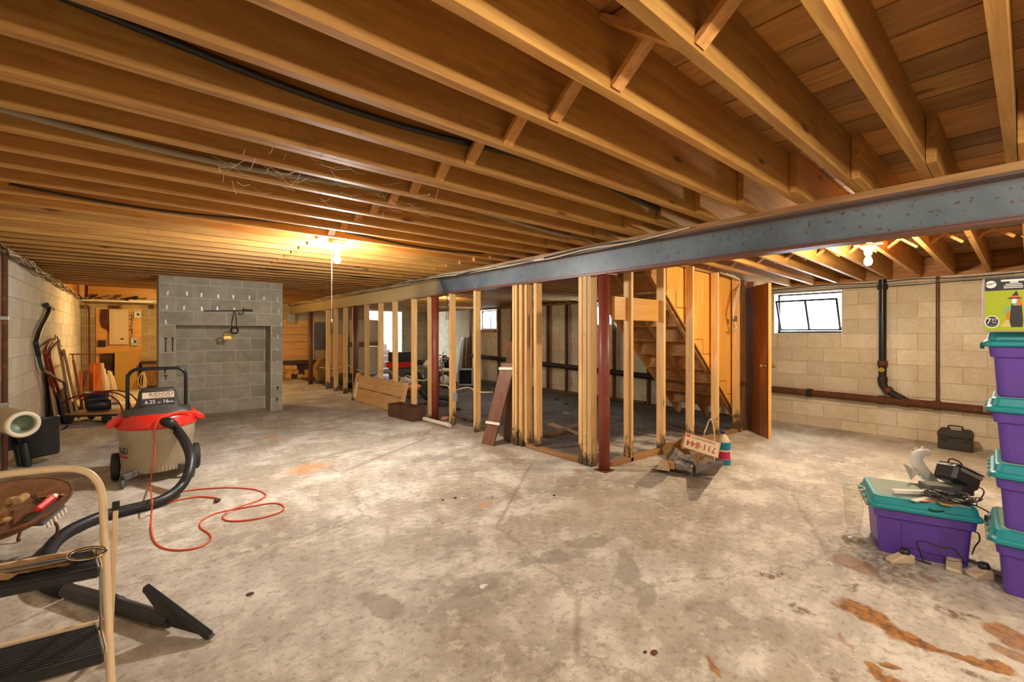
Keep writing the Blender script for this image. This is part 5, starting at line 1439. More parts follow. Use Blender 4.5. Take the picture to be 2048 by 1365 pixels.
# brown shelf boards leaning on the stud pack
for i, (bl_, br_, tl_, tr_, dep, m_, lb) in enumerate((
        ((963, 888), (986, 893), (1003, 727), (1030, 727), .25, BROWN, 'brown shelf board leaning on the stud pack, the near one'),
        ((1010, 880), (1022, 885), (1016, 684), (1031, 684), .42, BROWN, 'brown shelf board standing behind the near leaning one'))):
    A_ = at_floor(*bl_); B_ = at_floor(*br_)
    dA = (A_ - O).dot(Vector((_F[0], _F[1], 0))); dB = (B_ - O).dot(Vector((_F[0], _F[1], 0)))
    C_ = at_d(*tr_, dB + .16); D_ = at_d(*tl_, dA + .16)
    n_ = Vector((_F[0] * .2 + _R[0], _F[1] * .2 + _R[1], 0)).normalized() * .03 if False else (B_ - A_).cross(D_ - A_).normalized() * .02
    if n_.y < 0: n_ = -n_
    t = thing('shelf_board', lb, 'shelf board', A_, group='brown boards leaning on the studs')
    part(MB().add([A_, B_, C_, D_, A_ + n_, B_ + n_, C_ + n_, D_ + n_], [(0, 1, 2, 3), (7, 6, 5, 4), (1, 0, 4, 5), (2, 1, 5, 6), (3, 2, 6, 7), (0, 3, 7, 4)]), 'board', m_, t, world=True)
    if i == 0:
        for fr in (.26, .93):
            p = A_ + (D_ - A_) * fr; q = B_ + (C_ - B_) * fr
            n2 = -n_ * .4
            part(MB().bar(p + n2 - (q - p) * .05, q + n2 + (q - p) * .1, .03, .012, n_), 'cleat', PVC, t, world=True)
    for k in range(2):
        off = n_ * (1.0 + k)
# outlet box and white cable looping along the studs
ob = at_x(908, 793, XBEAM - .05)
t = thing('outlet_box', 'small grey outlet box on the stud right of the second column', 'outlet box', ob)
part(MB().box(ob.x - .03, ob.x + .01, ob.y - .07, ob.y - .02, ob.z - .06, ob.z + .05), 'box', GALV, t, world=True, bev=.004)
cab = [(640, 735), (655, 737), (672, 738), (681, 733), (690, 737), (696, 731), (709, 738), (733, 745), (745, 748), (760, 742), (775, 740), (790, 752), (806, 756), (815, 752), (827, 757), (845, 762), (861, 758), (880, 770), (895, 772), (904, 785), (915, 780), (930, 776), (942, 777), (953, 784), (968, 785), (985, 785)]
solo(MB().tube(smooth_path([at_x(x, y, XBEAM + (.06 if i % 3 else -.04)) for i, (x, y) in enumerate(cab)], 5), .007, 6), 'stud_cable', WIREW, 'white house cable threaded in waves through the stud row', 'cable')
# hanging wires at the second column
for i in range(2):
    pts = [at_x(878 + 4 * i, 556, XBEAM - .07), at_x(886 + 2 * i, 575, XBEAM - .08), at_x(893, 590, XBEAM - .08), at_x(894 + 2 * i, 612, XBEAM - .08), at_x(892 + 4 * i, 640, XBEAM - .06)]
    solo(MB().tube(smooth_path(pts, 5), .004, 6), 'hanging_wire', WIREB, 'thin black wire looping down over the beam at second column', 'wire', 'wires over the beam by the column')
pts = [at_x(630, 598, XBEAM - .08), at_x(641, 603, XBEAM - .09), at_x(642, 618, XBEAM - .09), at_x(650, 622, XBEAM - .07), at_x(662, 634, XBEAM - .06), at_x(667, 650, XBEAM - .05)]
solo(MB().tube(smooth_path(pts, 5), .006, 6), 'hanging_wire', WIREW, 'white wire dropping from the beam onto the first far stud', 'wire')

# ================================================================== FIREWOOD, LICENCE PLATE, JUG
def chunk(name, label, a, b, w, h, mat, seed, cat='firewood', grp='split firewood before the stairs', taper=1.0, wedge=False):
    """a rough split log from a to b"""
    r_ = random.Random(seed); a = Vector(a); b = Vector(b); d = (b - a).normalized()
    s = d.cross(Vector((0, 0, 1))).normalized() if abs(d.z) < .95 else Vector((1, 0, 0)); u = s.cross(d)
    prof = [(-.5, -.5), (.5, -.5), (.45, .25), (.1, .5), (-.4, .35)] if not wedge else [(-.5, -.5), (.5, -.45), (.15, .5), (-.2, .45), (-.45, .0)]
    n = 6; mb = MB(); vs = []
    for i in range(n + 1):
        f = i / n; sc = 1 + (taper - 1) * f
        for x, y in prof:
            j = r_.uniform(-.06, .06)
            vs.append(a + (b - a) * f + s * ((x + j) * w * sc) + u * ((y + r_.uniform(-.06, .06)) * h * sc))
    k = len(prof)
    fs = [(i * k + j, i * k + (j + 1) % k, (i + 1) * k + (j + 1) % k, (i + 1) * k + j) for i in range(n) for j in range(k)]
    fs += [tuple(range(k))[::-1], tuple(range(n * k, n * k + k))]
    mb.add(vs, fs)
    return solo(mb, name, mat, label, cat, grp)
def gf(px, py, up=0.0): return at_floor(px, py, up)
chunk('firewood_log', 'upright wedge of split log at the left of the wood pile', gf(1326, 931, .005), gf(1326, 931, .175), .10, .09, OLDLOG, 1, wedge=True)
chunk('firewood_log', 'amber split log standing beside the left wedge', gf(1338, 930, .005), gf(1337, 930, .15), .11, .08, FIREY, 2, taper=.85)
chunk('firewood_log', 'pale split log lying behind the licence plate', gf(1338, 900, .05), gf(1374, 893, .15), .17, .14, FIREY, 3)
chunk('firewood_log', 'grey log with a knot at the left of the licence plate', gf(1342, 906, .17), gf(1374, 930, .07), .14, .13, GREYLOG, 4)
chunk('firewood_log', 'flat dark purple grey slab under the pile', gf(1346, 931, .035), gf(1394, 943, .035), .14, .06, GREYLOG, 5)
chunk('firewood_log', 'thin grey slab on top of the flat dark slab', gf(1348, 926, .10), gf(1386, 936, .08), .12, .06, GREYLOG, 6)
chunk('firewood_log', 'purple grey stick slanting down the front of the pile', gf(1378, 915, .17), gf(1392, 940, .03), .08, .06, GREYLOG, 7)
chunk('firewood_log', 'long pale driftwood branch pointing right across the jug', gf(1404, 940, .06), gf(1441, 925, .27), .18, .12, GREYLOG, 8, taper=.25)
chunk('firewood_log', 'dark bark slab at the back of the pile, left of the loop', gf(1366, 890, .16), gf(1396, 893, .10), .12, .03, BARK, 9)
chunk('firewood_log', 'grey brown split log behind the plate under the wire loop', gf(1404, 900, .10), gf(1425, 895, .17), .14, .12, GREYLOG, 10)
chunk('firewood_log', 'small orange brown splinter in the centre of the pile', gf(1374, 920, .10), gf(1398, 938, .03), .06, .04, FIREY, 11)
chunk('firewood_log', 'thin flat splinter lying in front of the pile', gf(1395, 942, .008), gf(1424, 940, .008), .05, .015, OLDLOG, 12)
chunk('firewood_log', 'short tan stub between the branch and the jug', gf(1420, 935, .025), gf(1432, 929, .03), .09, .06, FIREY, 13)
chunk('firewood_log', 'middle log hidden under the licence plate', gf(1372, 912, .09), gf(1415, 905, .10), .16, .14, OLDLOG, 14)
# licence plate, upside down
pa = gf(1364, 905, .165); pb_ = gf(1424, 921, .155)
dep = (pa - O).dot(Vector((_F[0], _F[1], 0)))
BL = at_d(1364, 895, dep - .02); BR = at_d(1408, 909.5, dep - .06); TL = at_d(1377, 869, dep + .03)
BR = at_d(1412, 910, dep - .10)
ex = (BR - BL).normalized(); ez = (TL - BL); ez = (ez - ex * ez.dot(ex)).normalized()
TR = at_d(1433, 893, dep - .05)
PW, PH = .315, .155
M = frame(BL, ex, ez)
if (M.to_3x3() @ Vector((0, 1, 0))).dot(ray(1390, 890)) < 0:   # keep local -y towards the viewer
    pass
t = thing('licence_plate', 'white licence plate with red digits lying upside down on the firewood', 'licence plate', BL)
PLW = plain('plate_white', lin(226, 206, 172), .5, var=.06, dirt=lin(170, 130, 84), dirt_amt=.4)
part(moved(MB().box(0, PW, -.0, .003, 0, PH), M), 'plate', PLW, t, world=True, bev=.001)
part(moved(MB().box(.003, PW - .003, -.0012, 0, .003, .006).box(.003, PW - .003, -.0012, 0, PH - .006, PH - .003).box(.003, .006, -.0012, 0, .006, PH - .006).box(PW - .006, PW - .003, -.0012, 0, .006, PH - .006), M), 'border', REDPRINT, t, world=True)
def plate_txt(s, size, cx, cz, mat, wide=1.0):
    mb = text_mb(s, size)
    mb.v = [M @ Vector((PW - (v.x * wide + cx), -.0015 - v.z * 1.0, PH - (v.y + cz))) for v in mb.v]   # turned half round
    return part(mb, 'lettering', mat, t, world=True)
plate_txt('711\u00b7844', .085, PW / 2, PH / 2 + .012, REDPRINT, .95)
plate_txt('MASSACHUSETTS', .024, PW / 2 - .01, .026, REDPRINT, 1.1)
part(moved(MB().box(.012, .05, -.0015, 0, PH - .038, PH - .012), M), 'sticker', plain('sticker_red', lin(206, 70, 60), .5), t, world=True)
# wire loop
c = gf(1415, 905, .1)
solo(MB().tube(smooth_path([gf(1404, 902, .10), at_d(1408, 870, dep + .1), at_d(1412, 858, dep + .1), at_d(1419, 840, dep + .1), at_d(1424, 843, dep + .1), at_d(1428, 862, dep + .1), at_d(1428, 885, dep + .1), gf(1426, 902, .12)], 6), .006, 8), 'wire_loop', WIREW, 'pale wire loop handle standing up behind the licence plate', 'wire')
# jug
g = gf(1446, 928)
jg = thing('detergent_jug', 'milky plastic jug of blue liquid with blue cap behind firewood', 'jug', g)
prof = [(.0, .0), (.062, 0), (.07, .008), (.07, .05), (.069, .055), (.069, .20), (.07, .205), (.066, .225), (.045, .27), (.024, .295), (.022, .31), (0, .31)]
part(MB().lathe(prof[:6] + [(.069, .20)], 24), 'lower_body', JUGW, jg)
part(MB().lathe([(.069, .20), (.07, .205), (.066, .225), (.045, .27), (.024, .295), (.022, .31), (0, .31)], 24), 'shoulder', JUGW, jg)
part(MB().lathe([(.0705, .003), (.0712, .008), (.0712, .05), (.0705, .055)], 24), 'blue_base', TURQ, jg)
part(MB().lathe([(.0702, .15), (.0714, .155), (.0714, .21), (.0675, .225)], 24), 'liquid_band', TURQ, jg)
lb = MB()
for k in range(9):
    a0 = math.radians(170 + k * 11); a1 = a0 + math.radians(11)
    lb.add([(.0715 * math.cos(a0), .0715 * math.sin(a0), .06), (.0715 * math.cos(a1), .0715 * math.sin(a1), .06), (.0715 * math.cos(a1), .0715 * math.sin(a1), .135), (.0715 * math.cos(a0), .0715 * math.sin(a0), .135)], [(0, 1, 2, 3)])
part(lb, 'label', MAGENTA, jg)
part(MB().lathe([(.0, .30), (.024, .30), (.025, .325), (.02, .33), (0, .33)], 18), 'cap', BLUE, jg)

# ================================================================== RIGHT WALL PIPES AND TOOLBOX
XP = XR - .085
xv = at_x(1765, 620, XP)
dp = thing('drain_pipe', 'black cast iron drain pipe with elbow joining a rusty horizontal main', 'pipe', (XP, xv.y, floor_z(XR)))
def wz(px, py): return at_x(px, py, XP)
top = wz(1766, 572); b1 = wz(1762, 722)
part(MB().tube([(XP, xv.y, joist_z(XR) - .0), (XP, xv.y, b1.z)], .042, 16), 'stack_pipe', BLACKM, dp, world=True)
part(MB().tube([(XP, xv.y, top.z + .02), (XP, xv.y, top.z - .05)], .056, 16), 'collar', IRON, dp, world=True)
z1_ = wz(1762, 722).z; z2_ = wz(1762, 757).z
part(MB().tube([(XP, xv.y, z1_), (XP, xv.y, z1_ - .06)], .056, 16), 'collar', RUSTIRON, dp, world=True)
part(MB().tube([(XP, xv.y, z1_ - .06), (XP, xv.y, z2_)], .043, 16), 'cleanout', IRON, dp, world=True)
part(MB().tube([(XP - .03, xv.y, z1_ - .12), (XP - .065, xv.y, z1_ - .12)], .032, 14), 'cleanout_plug', BRASS, dp, world=True)
part(MB().tube([(XP, xv.y, z2_ + .02), (XP, xv.y, z2_ - .05)], .054, 16), 'collar', IRON, dp, world=True)
ma = wz(1546, 779); mb_ = wz(1990, 823)
def main_z(y):
    f = (y - ma.y) / (mb_.y - ma.y); return ma.z + (mb_.z - ma.z) * f
ye = xv.y - .22
part(MB().tube(smooth_path([(XP, xv.y, z2_ - .04), (XP, xv.y - .01, z2_ - .10), (XP, xv.y - .08, z2_ - .18), (XP, ye, main_z(ye) + .03)], 6), .045, 14), 'elbow', IRON, dp, world=True)
part(MB().tube([(XP, xv.y - .04, z2_ - .135), (XP, xv.y - .075, z2_ - .175)], .056, 14), 'collar', RUSTIRON, dp, world=True)
y0m, y1m = 3.55, -.6
part(MB().tube([(XP, y0m, main_z(y0m)), (XP, y1m, main_z(y1m))], .05, 16), 'main_pipe', RUSTIRON, dp, world=True)
for px in (1763, 1810, 1620, 1874):
    y = at_x(px, 790, XP).y
    part(MB().tube([(XP, y + .035, main_z(y + .035)), (XP, y - .035, main_z(y - .035))], .062, 16), 'coupling', IRON if px < 1700 else RUSTIRON, dp, world=True)
for i, px in enumerate((1873, 1877.5)):
    p = at_x(px, 700, XR - .03)
    solo(MB().tube([(XR - .03, p.y, joist_z(XR) - .005), (XR - .03, p.y, main_z(p.y) + .04)], .007, 10), 'riser_tube', RUSTIRON, 'thin vertical rusty tube on the cream wall, ' + ('left' if i == 0 else 'right') + ' of the pair', 'tube', 'thin tubes on the right wall')
a = gf(1875, 897); b = gf(1945, 907)
ex = (b - a); ex.z = 0; Lb = ex.length; ex.normalize()
tb = thing('tool_box', 'closed dark plastic tool box with carrying handle by right wall', 'tool box', a + ex * Lb / 2, math.atan2(ex.y, ex.x))
Lh = Lb / 2
part(MB().box(-Lh, Lh, 0, .20, 0.0, .145), 'base', TOOLBOX, tb, bev=.01)
part(MB().prism([(-Lh - .004, .148), (Lh + .004, .148), (Lh + .004, .20), (Lh - .02, .235), (-Lh + .02, .235), (-Lh - .004, .20)], -.004, .204), 'lid', TOOLBOX, tb, bev=.008)
tlid = [o for o in tb.children if o.name.startswith('lid')][0]
part(MB().tube(smooth_path([(-.06, .1, .232), (-.06, .1, .262), (-.045, .1, .275), (.045, .1, .275), (.06, .1, .262), (.06, .1, .232)], 4), .009, 8), 'carry_handle', TOOLBOX, tlid, of=tb)
for s in (-1, 1): part(MB().box(s * Lh * .6 - .025, s * Lh * .6 + .025, -.012, -.002, .11, .17), 'latch', BLACK, tlid, of=tb)
part(MB().box(-.04, .05, .06, .14, .235, .2365), 'paper_tag', PAPER, tb)

# ================================================================== PURPLE STORAGE BINS
def make_bin(name, label, pos, ang, dusty, Wd=.46, Dp=.62, Ht=.315, group=None):
    """local x to the right along the front, y back; origin at the front left foot"""
    t = thing(name, label, 'storage bin', pos, ang, group)
    mb = MB()
    hb = Ht - .072; tp = .028; r = .03
    def ring(inset, z):
        x0, x1, y0, y1 = inset, Wd - inset, inset, Dp - inset; out = []
        for cx_, cy_, a0 in ((x1 - r, y0 + r, -90), (x1 - r, y1 - r, 0), (x0 + r, y1 - r, 90), (x0 + r, y0 + r, 180)):
            for k in range(5):
                a = math.radians(a0 + k * 22.5); out.append(Vector((cx_ + r * math.cos(a), cy_ + r * math.sin(a), z)))
        return out
    def loft(mb, rings, cap0=True, cap1=True):
        n = len(rings[0]); vs = [v for q in rings for v in q]
        fs = [(i * n + k, i * n + (k + 1) % n, (i + 1) * n + (k + 1) % n, (i + 1) * n + k) for i in range(len(rings) - 1) for k in range(n)]
        if cap0: fs.append(tuple(range(n))[::-1])
        if cap1: fs.append(tuple(range((len(rings) - 1) * n, len(rings) * n)))
        mb.add(vs, fs)
    loft(mb, [ring(.042, 0), ring(.038, .006), ring(.026, hb - .055), ring(.013, hb - .05), ring(.008, hb)])
    tub = part(mb, 'tub', PURPLE, t, bev=.002)
    # raised front panel
    fp = MB(); xA, xB = Wd * .30, Wd * .66
    fp.add([(xA, .034, .02), (xB, .034, .02), (xB, .020, hb - .07), (xA, .020, hb - .07), (xA, .06, .02), (xB, .06, .02), (xB, .04, hb - .07), (xA, .04, hb - .07)], [(0, 1, 2, 3), (1, 5, 6, 2), (4, 0, 3, 7), (3, 2, 6, 7), (0, 4, 5, 1)])
    part(fp, 'front_panel', PURPLE, tub, of=t, bev=.002)
    lm = MB()
    loft(lm, [ring(-.002, hb), ring(-.010, hb + .006), ring(-.010, hb + .024), ring(.002, hb + .034), ring(.008, Ht - .006), ring(.014, Ht)])
    lid_ = part(lm, 'lid', TEAL, t, bev=.002)
    dm = MB(); loft(dm, [ring(.03, Ht - .0005), ring(.032, Ht + .002)])
    if dusty: part(dm, 'lid_top', DUSTY, lid_, of=t)
    # hinge side clips on the short left side
    for k in range(4):
        y = Dp * (.14 + .22 * k)
        part(MB().box(-.022, -.006, y, y + .05, hb - .012, hb + .018), 'lid_clip', DUSTY if dusty else TEAL, lid_, of=t, bev=.003)
    return t
# the low bin in front
ang = math.atan2(-.95, .31)
fl_ = gf(1759, 1103)
d_e = Vector((math.cos(ang), math.sin(ang), 0)); d_d = Vector((-math.sin(ang), math.cos(ang), 0))
base = fl_ - d_e * .04 - d_d * .04; base.z = 0.0
BH = .335
fb = make_bin('storage_bin', 'purple storage bin with dusty teal lid standing alone in front', base, ang, True, .455, .41, BH, 'purple storage bins')
# stack of four at the right edge
s0 = gf(2010, 1188); s0.z = 0
labs = ['purple storage bin with teal lid, bottom one of the stack', 'purple storage bin with teal lid, second from the bottom of stack', 'purple storage bin with teal lid, third from the bottom of stack', 'purple storage bin with teal lid, top one under green box']
offs = [(0, 0), (.0, .0), (-.012, .01), (-.022, .012)]
SH = .318
ang2 = math.atan2(-.999, .035)
s_e = Vector((math.cos(ang2), math.sin(ang2), 0)); s_d = Vector((-math.sin(ang2), math.cos(ang2), 0))
sb = s0 - s_e * .04 - s_d * .04; sb.z = 0
for i in range(4):
    q = sb + s_e * offs[i][0] + s_d * offs[i][1]; q.z = i * (SH + .002)
    make_bin('storage_bin', labs[i], q, ang2 + (.03, .0, -.015, .01)[i], i < 3, .62, .44, SH, 'purple storage bins')
zt_ = 4 * (SH + .002)
# printed carton on top
cb = at_d(1966, 662, 2.12)
q = Vector((cb.x, cb.y, zt_ + .001)) 
bx_ = thing('printed_carton', 'lime green and black printed carton on top of the purple bins', 'carton', q, ang2 + .02)
CW, CD, CHt = .56, .34, .255
part(MB().box(0, CW, 0, CD, 0, CHt), 'carton', CARD, bx_, bev=.003)
part(MB().box(.006, CW - .004, -.0015, 0, .004, CHt - .062), 'green_print', GREENBOX, bx_)
part(MB().box(.006, CW - .004, -.0015, 0, CHt - .062, CHt - .001), 'black_print', BLACKPRINT, bx_)
def on_box(mb, nm, mat):
    mb.v = [Vector((v.x, -.0022 - v.z, v.y)) for v in mb.v]; return part(mb, nm, mat, bx_)
def disc_mb(cx, cy, r, sx=1.0, z=0.0, seg=28):
    return MB().add([(cx + r * sx * math.cos(k * 2 * math.pi / seg), cy + r * math.sin(k * 2 * math.pi / seg), z) for k in range(seg)], [tuple(range(seg))])
def poly_mb(pts, z=0.0): return MB().add([(x, y, z) for x, y in pts], [tuple(range(len(pts)))])
def btxt(s, size, cx, cy, mat, z=.0008, wide=1.0):
    mb = text_mb(s, size, .0002); mb.v = [Vector((v.x * wide + cx, v.y + cy, v.z + z)) for v in mb.v]; return on_box(mb, 'lettering', mat)
yb_ = CHt - .062
on_box(disc_mb(.026, yb_ + .031, .0177), 'price_disc', WHITEPRINT); btxt('$34\u2079\u2079', .016, .026, yb_ + .031, BLACKPRINT)
for (x0, x1, y, h) in ((.058, .16, .046, .009), (.086, .112, .037, .007), (.072, .122, .028, .004), (.066, .126, .020, .004), (.066, .126, .012, .004)):
    on_box(poly_mb([(x0, yb_ + y - h / 2), (x1, yb_ + y - h / 2), (x1, yb_ + y + h / 2), (x0, yb_ + y + h / 2)]), 'print_line', WHITEPRINT)
on_box(disc_mb(.029, .046, .030, .8), 'size_ring', WHITEPRINT); on_box(disc_mb(.029, .046, .0255, .8, z=.0004), 'size_disc', BLACKPRINT)
btxt('7', .038, .019, .048, WHITEPRINT, wide=.9); btxt('FT', .017, .037, .054, WHITEPRINT, wide=.9); btxt('TALL', .009, .037, .042, WHITEPRINT, wide=.8); btxt('2.1 m', .007, .029, .028, WHITEPRINT)
# generic witch picture
wx = .100
def wp(pts, z=0.0): return poly_mb([(wx + x * .55, y) for x, y in pts], z)
on_box(wp([(-.03, .02), (.045, .02), (.048, .05), (.04, .128), (-.018, .128), (-.025, .07)]), 'gown', BLACKPRINT)
on_box(wp([(-.085, .022), (-.02, .02), (-.03, .055), (-.046, .055)], .0003), 'broom', STRAW)
on_box(wp([(-.046, .055), (-.030, .055), (-.028, .105), (-.04, .105)], .0003), 'cloak', ORANGEPRINT)
on_box(disc_mb(wx + .002, .14, .02, .65, .0003), 'face', GREENSKIN); on_box(disc_mb(wx - .001, .142, .012, .65, .0005), 'cheek', WHITEPRINT)
on_box(wp([(.016, .12), (.038, .12), (.036, .156), (.018, .156)], .0004), 'hair', ORANGEPRINT)
on_box(wp([(-.07, .088), (-.06, .084), (-.02, .104), (-.022, .118), (-.05, .112)], .0004), 'arm', GREENSKIN)
on_box(wp([(-.045, .152), (.045, .152), (.025, .160), (.012, .19), (.014, .192), (-.022, .16)], .0006), 'hat', BLACKPRINT)
on_box(wp([(-.022, .158), (.024, .158), (.02, .166), (-.018, .166)], .0008), 'hat_band', ORANGEPRINT)

# ---- things lying on the front bin
Mb = PM[fb.name]
def fbp(u, v, z=0.0): return Mb @ Vector((u, v, BH + .003 + z))
dep0 = 2.5
t = thing('cable_raceway', 'white ribbed power strip lying across the dusty bin lid', 'power strip', fbp(.15, .2))
a = at_z(1786, 983, BH + .02); b = at_z(1848, 985, BH + .02)
part(MB().bar(a, b, .035, .02), 'strip', WHITE, t, world=True, bev=.003)
ex = (b - a).normalized()
part(MB().bar(b, b + ex * .09, .045, .024), 'end_block', PAPER, t, world=True, bev=.004)
part(MB().tube([b + ex * .09, b + ex * .12], [.018, .01], 10), 'strain_relief', GREYP, t, world=True)
# white serrated horn shape
t = thing('carved_horn', 'white curved carved horn with scalloped edge standing on the bin lid', 'horn', fbp(.22, .33))
hp_ = [(1872, 968, 2.78), (1862, 958, 2.78), (1848, 945, 2.78), (1836, 930, 2.79), (1832, 917, 2.8), (1840, 907, 2.8), (1857, 905, 2.8)]
hpath = smooth_path([at_d(*p) for p in hp_], 6)
n = len(hpath)
part(MB().tube(hpath, [.012 + .022 * math.sin(math.pi * (.12 + .8 * i / n)) for i in range(n)], 12), 'horn', WHITE, t, world=True)
for i in range(6, n - 2, 3):
    q = hpath[i]; tg = (hpath[min(i + 1, n - 1)] - hpath[i - 1]).normalized(); nn_ = tg.cross(ray(1840, 930).normalized()).normalized()
    part(MB().lathe([(0, -.011), (.010, -.004), (.011, .003), (0, .012)], 8, Matrix.Translation(q + nn_ * .030)), 'scallop', PAPER, t, world=True)
part(MB().add([at_d(1808, 928, 2.78), at_d(1823, 960, 2.76), at_d(1842, 942, 2.78), at_d(1825, 938, 2.80), at_d(1808, 928, 2.79) + Vector((0, .006, 0)), at_d(1823, 960, 2.77) + Vector((0, .006, 0)), at_d(1842, 942, 2.79) + Vector((0, .006, 0)), at_d(1825, 938, 2.81) + Vector((0, .006, 0))], [(0, 1, 2, 3), (7, 6, 5, 4), (1, 0, 4, 5), (2, 1, 5, 6), (3, 2, 6, 7), (0, 3, 7, 4)]), 'leaf_fin', PAPER, t, world=True)
# black radio / adapter
c0 = at_d(1912, 952, 2.62)
t = thing('black_scanner', 'black box shaped electronic device tilted on a heap of cables', 'device', (c0.x, c0.y, BH + .03))
M = frame(c0, (_R[0] * .86, _R[1] * .86, -.42), (.1, .1, 1))
part(moved(MB().box(-.075, .10, -.06, .07, -.05, .05), M), 'case', BLACK, t, world=True, bev=.016)
part(moved(MB().box(-.05, .09, -.063, -.058, .02, .04), M), 'trim_line', STEEL, t, world=True)
part(moved(MB().box(-.06, .11, -.05, .06, .05, .058), M), 'top_strip', GREYP, t, world=True)
part(moved(MB().tube(smooth_path([(-.07, 0, .05), (-.06, 0, .08), (0, 0, .085), (.03, 0, .06)], 5), .004, 6), M), 'strap', WIREB, t, world=True)
t = solo(MB().box(-.12, .10, -.05, .05, 0, .045, Matrix.Translation(at_z(1895, 985, BH + .006)) @ Matrix.Rotation(ang + .3, 4, 'Z')), 'grey_router', GREYP, 'flat grey box under the black device on the bin lid', 'device', bev=.006)
for i, (px, py, w_, h_, rz, m_, lb) in enumerate(((1842, 1000, .13, .03, .1, PAPER, 'folded white leaflet on the bin lid near the front'), (1892, 1008, .07, .05, .6, plain('kraft_card', lin(206, 164, 108), .8), 'small tan card at the front of the bin lid'), (1860, 1003, .09, .012, -.1, plain('orange_pencil', lin(216, 120, 60), .6), 'orange pencil shaped stick lying on the leaflet'))):
    p = at_z(px, py, BH + .006 + .003 * i)
    solo(MB().box(-w_ / 2, w_ / 2, -h_ / 2, h_ / 2, 0, .004, Matrix.Translation(p) @ Matrix.Rotation(ang + .8 + rz, 4, 'Z')), ('leaflet', 'tan_card', 'orange_stick')[i], m_, lb, ('leaflet', 'card', 'stick')[i])
rr = random.Random(31)
ctr_ = at_z(1905, 1000, BH + .02)
for i in range(6):
    pts = []
    for k in range(9):
        a = k * 1.1 + i; r = .04 + .05 * rr.random()
        q = ctr_ + d_e * (r * math.cos(a) * 1.4) + d_d * (r * math.sin(a)) + Vector((0, 0, rr.uniform(-.005, .03)))
        pts.append(q)
    solo(MB().tube(smooth_path(pts, 5), .0032, 6), 'tangled_cable', WIREB, 'thin black cable in the tangle on the bin lid', 'cable', 'tangled cables on the bin lid')
for i, pts in enumerate(([(1850, 1000, 2.55), (1860, 1020, 2.42), (1890, 1022, 2.40), (1925, 1005, 2.45), (1945, 1000, 2.48)], [(1930, 985, 2.55), (1955, 975, 2.5), (1968, 985, 2.46), (1955, 1003, 2.44), (1935, 1005, 2.45)], [(1925, 1005, 2.45), (1945, 1010, 2.42), (1965, 1018, 2.40), (1978, 1026, 2.38)])):
    solo(MB().tube(smooth_path([at_d(*p) for p in pts], 6), .0036, 6), 'loose_cable', WIREB, ('black cable drooping over the front rim of the bin lid', 'black cable arching off the right end of the lid', 'black cable ending in a small plug right of the lid')[i], 'cable', 'loose cables on the bin lid')
# cable hanging down the front, power bricks on the floor
pts = [gf(1846, 1122, .02), at_d(1838, 1100, 2.40), at_d(1834, 1085, 2.38), at_d(1850, 1084, 2.36), at_d(1880, 1095, 2.33), at_d(1905, 1098, 2.3), at_d(1918, 1110, 2.28), gf(1930, 1128, .02)]
solo(MB().tube(smooth_path(pts, 6), .0035, 6), 'adapter_cable', WIREB, 'thin black cable curving up the front of the lone bin', 'cable')
pts = [at_d(1945, 1063, 2.36), at_d(1957, 1068, 2.36), at_d(1959, 1082, 2.36), at_d(1950, 1094, 2.37), gf(1944, 1110, .02)]
solo(MB().tube(smooth_path(pts, 6), .0035, 6), 'adapter_cable', WIREB, 'thin black cable hanging beside the right side of lone bin', 'cable')
BRICK = plain('beige_adapter', lin(196, 178, 146), .55, var=.08, dirt=lin(130, 110, 84))
for i, (px, py, L_, w_, rz, lb) in enumerate(((1800, 1125, .13, .05, .55, 'beige power brick with black plug left on the floor'), (1908, 1138, .12, .06, 1.3, 'beige wedge shaped adapter on the floor before the bin corner'), (1960, 1155, .10, .065, .5, 'beige adapter with black plug between the bins'))):
    p = gf(px, py); 
    t = thing('power_brick', lb, 'power adapter', p, ang + rz, group='adapters on the floor by the bin')
    part(MB().prism([(-L_ / 2, 0), (L_ / 2, 0), (L_ / 2, .045), (L_ * .1, .05), (-L_ / 2, .018)], -w_ / 2, w_ / 2), 'case', BRICK, t, bev=.005)
    if i != 1: part(MB().lathe([(0, .045), (.022, .045), (.024, .06), (.018, .075), (0, .076)], 14, Matrix.Translation((L_ * .2, 0, 0))), 'plug', BLACK, t)
    part(MB().tube(smooth_path([(L_ / 2, 0, .02), (L_ / 2 + .04, .02, .006), (L_ / 2 + .08, -.03, .005)], 5), .0035, 6), 'lead', WIREB, t)
# glass vase
g = gf(1707, 1081)
vs_ = thing('glass_vase', 'tall clear glass vase with waisted foot standing beside the lone bin', 'vase', g)
part(MB().lathe([(.0, .012), (.055, .012), (.05, .03), (.033, .055), (.032, .07), (.042, .12), (.048, .2), (.046, .26), (.055, .33)], 32), 'bowl', CLEAR, vs_)
part(MB().tube([Vector((.055 * math.cos(a), .055 * math.sin(a), .33)) for a in [k * math.pi / 16 for k in range(32)]], .0032, 6, closed=True), 'rim', plain('glass_edge_glint', lin(220, 214, 200), .15, var=.03), vs_)  # off-white colour stands in for the bright reflection along the glass edge
part(MB().lathe([(0, 0.001), (.062, .001), (.062, .006), (.02, .014), (0, .014)], 32), 'foot', CLEAR, vs_)
part(MB().tube([Vector((.034 * math.cos(a), .034 * math.sin(a), .06)) for a in [k * math.pi / 16 for k in range(32)]], .0026, 6, closed=True), 'neck_ring', MATS['glass_edge_glint'], vs_)

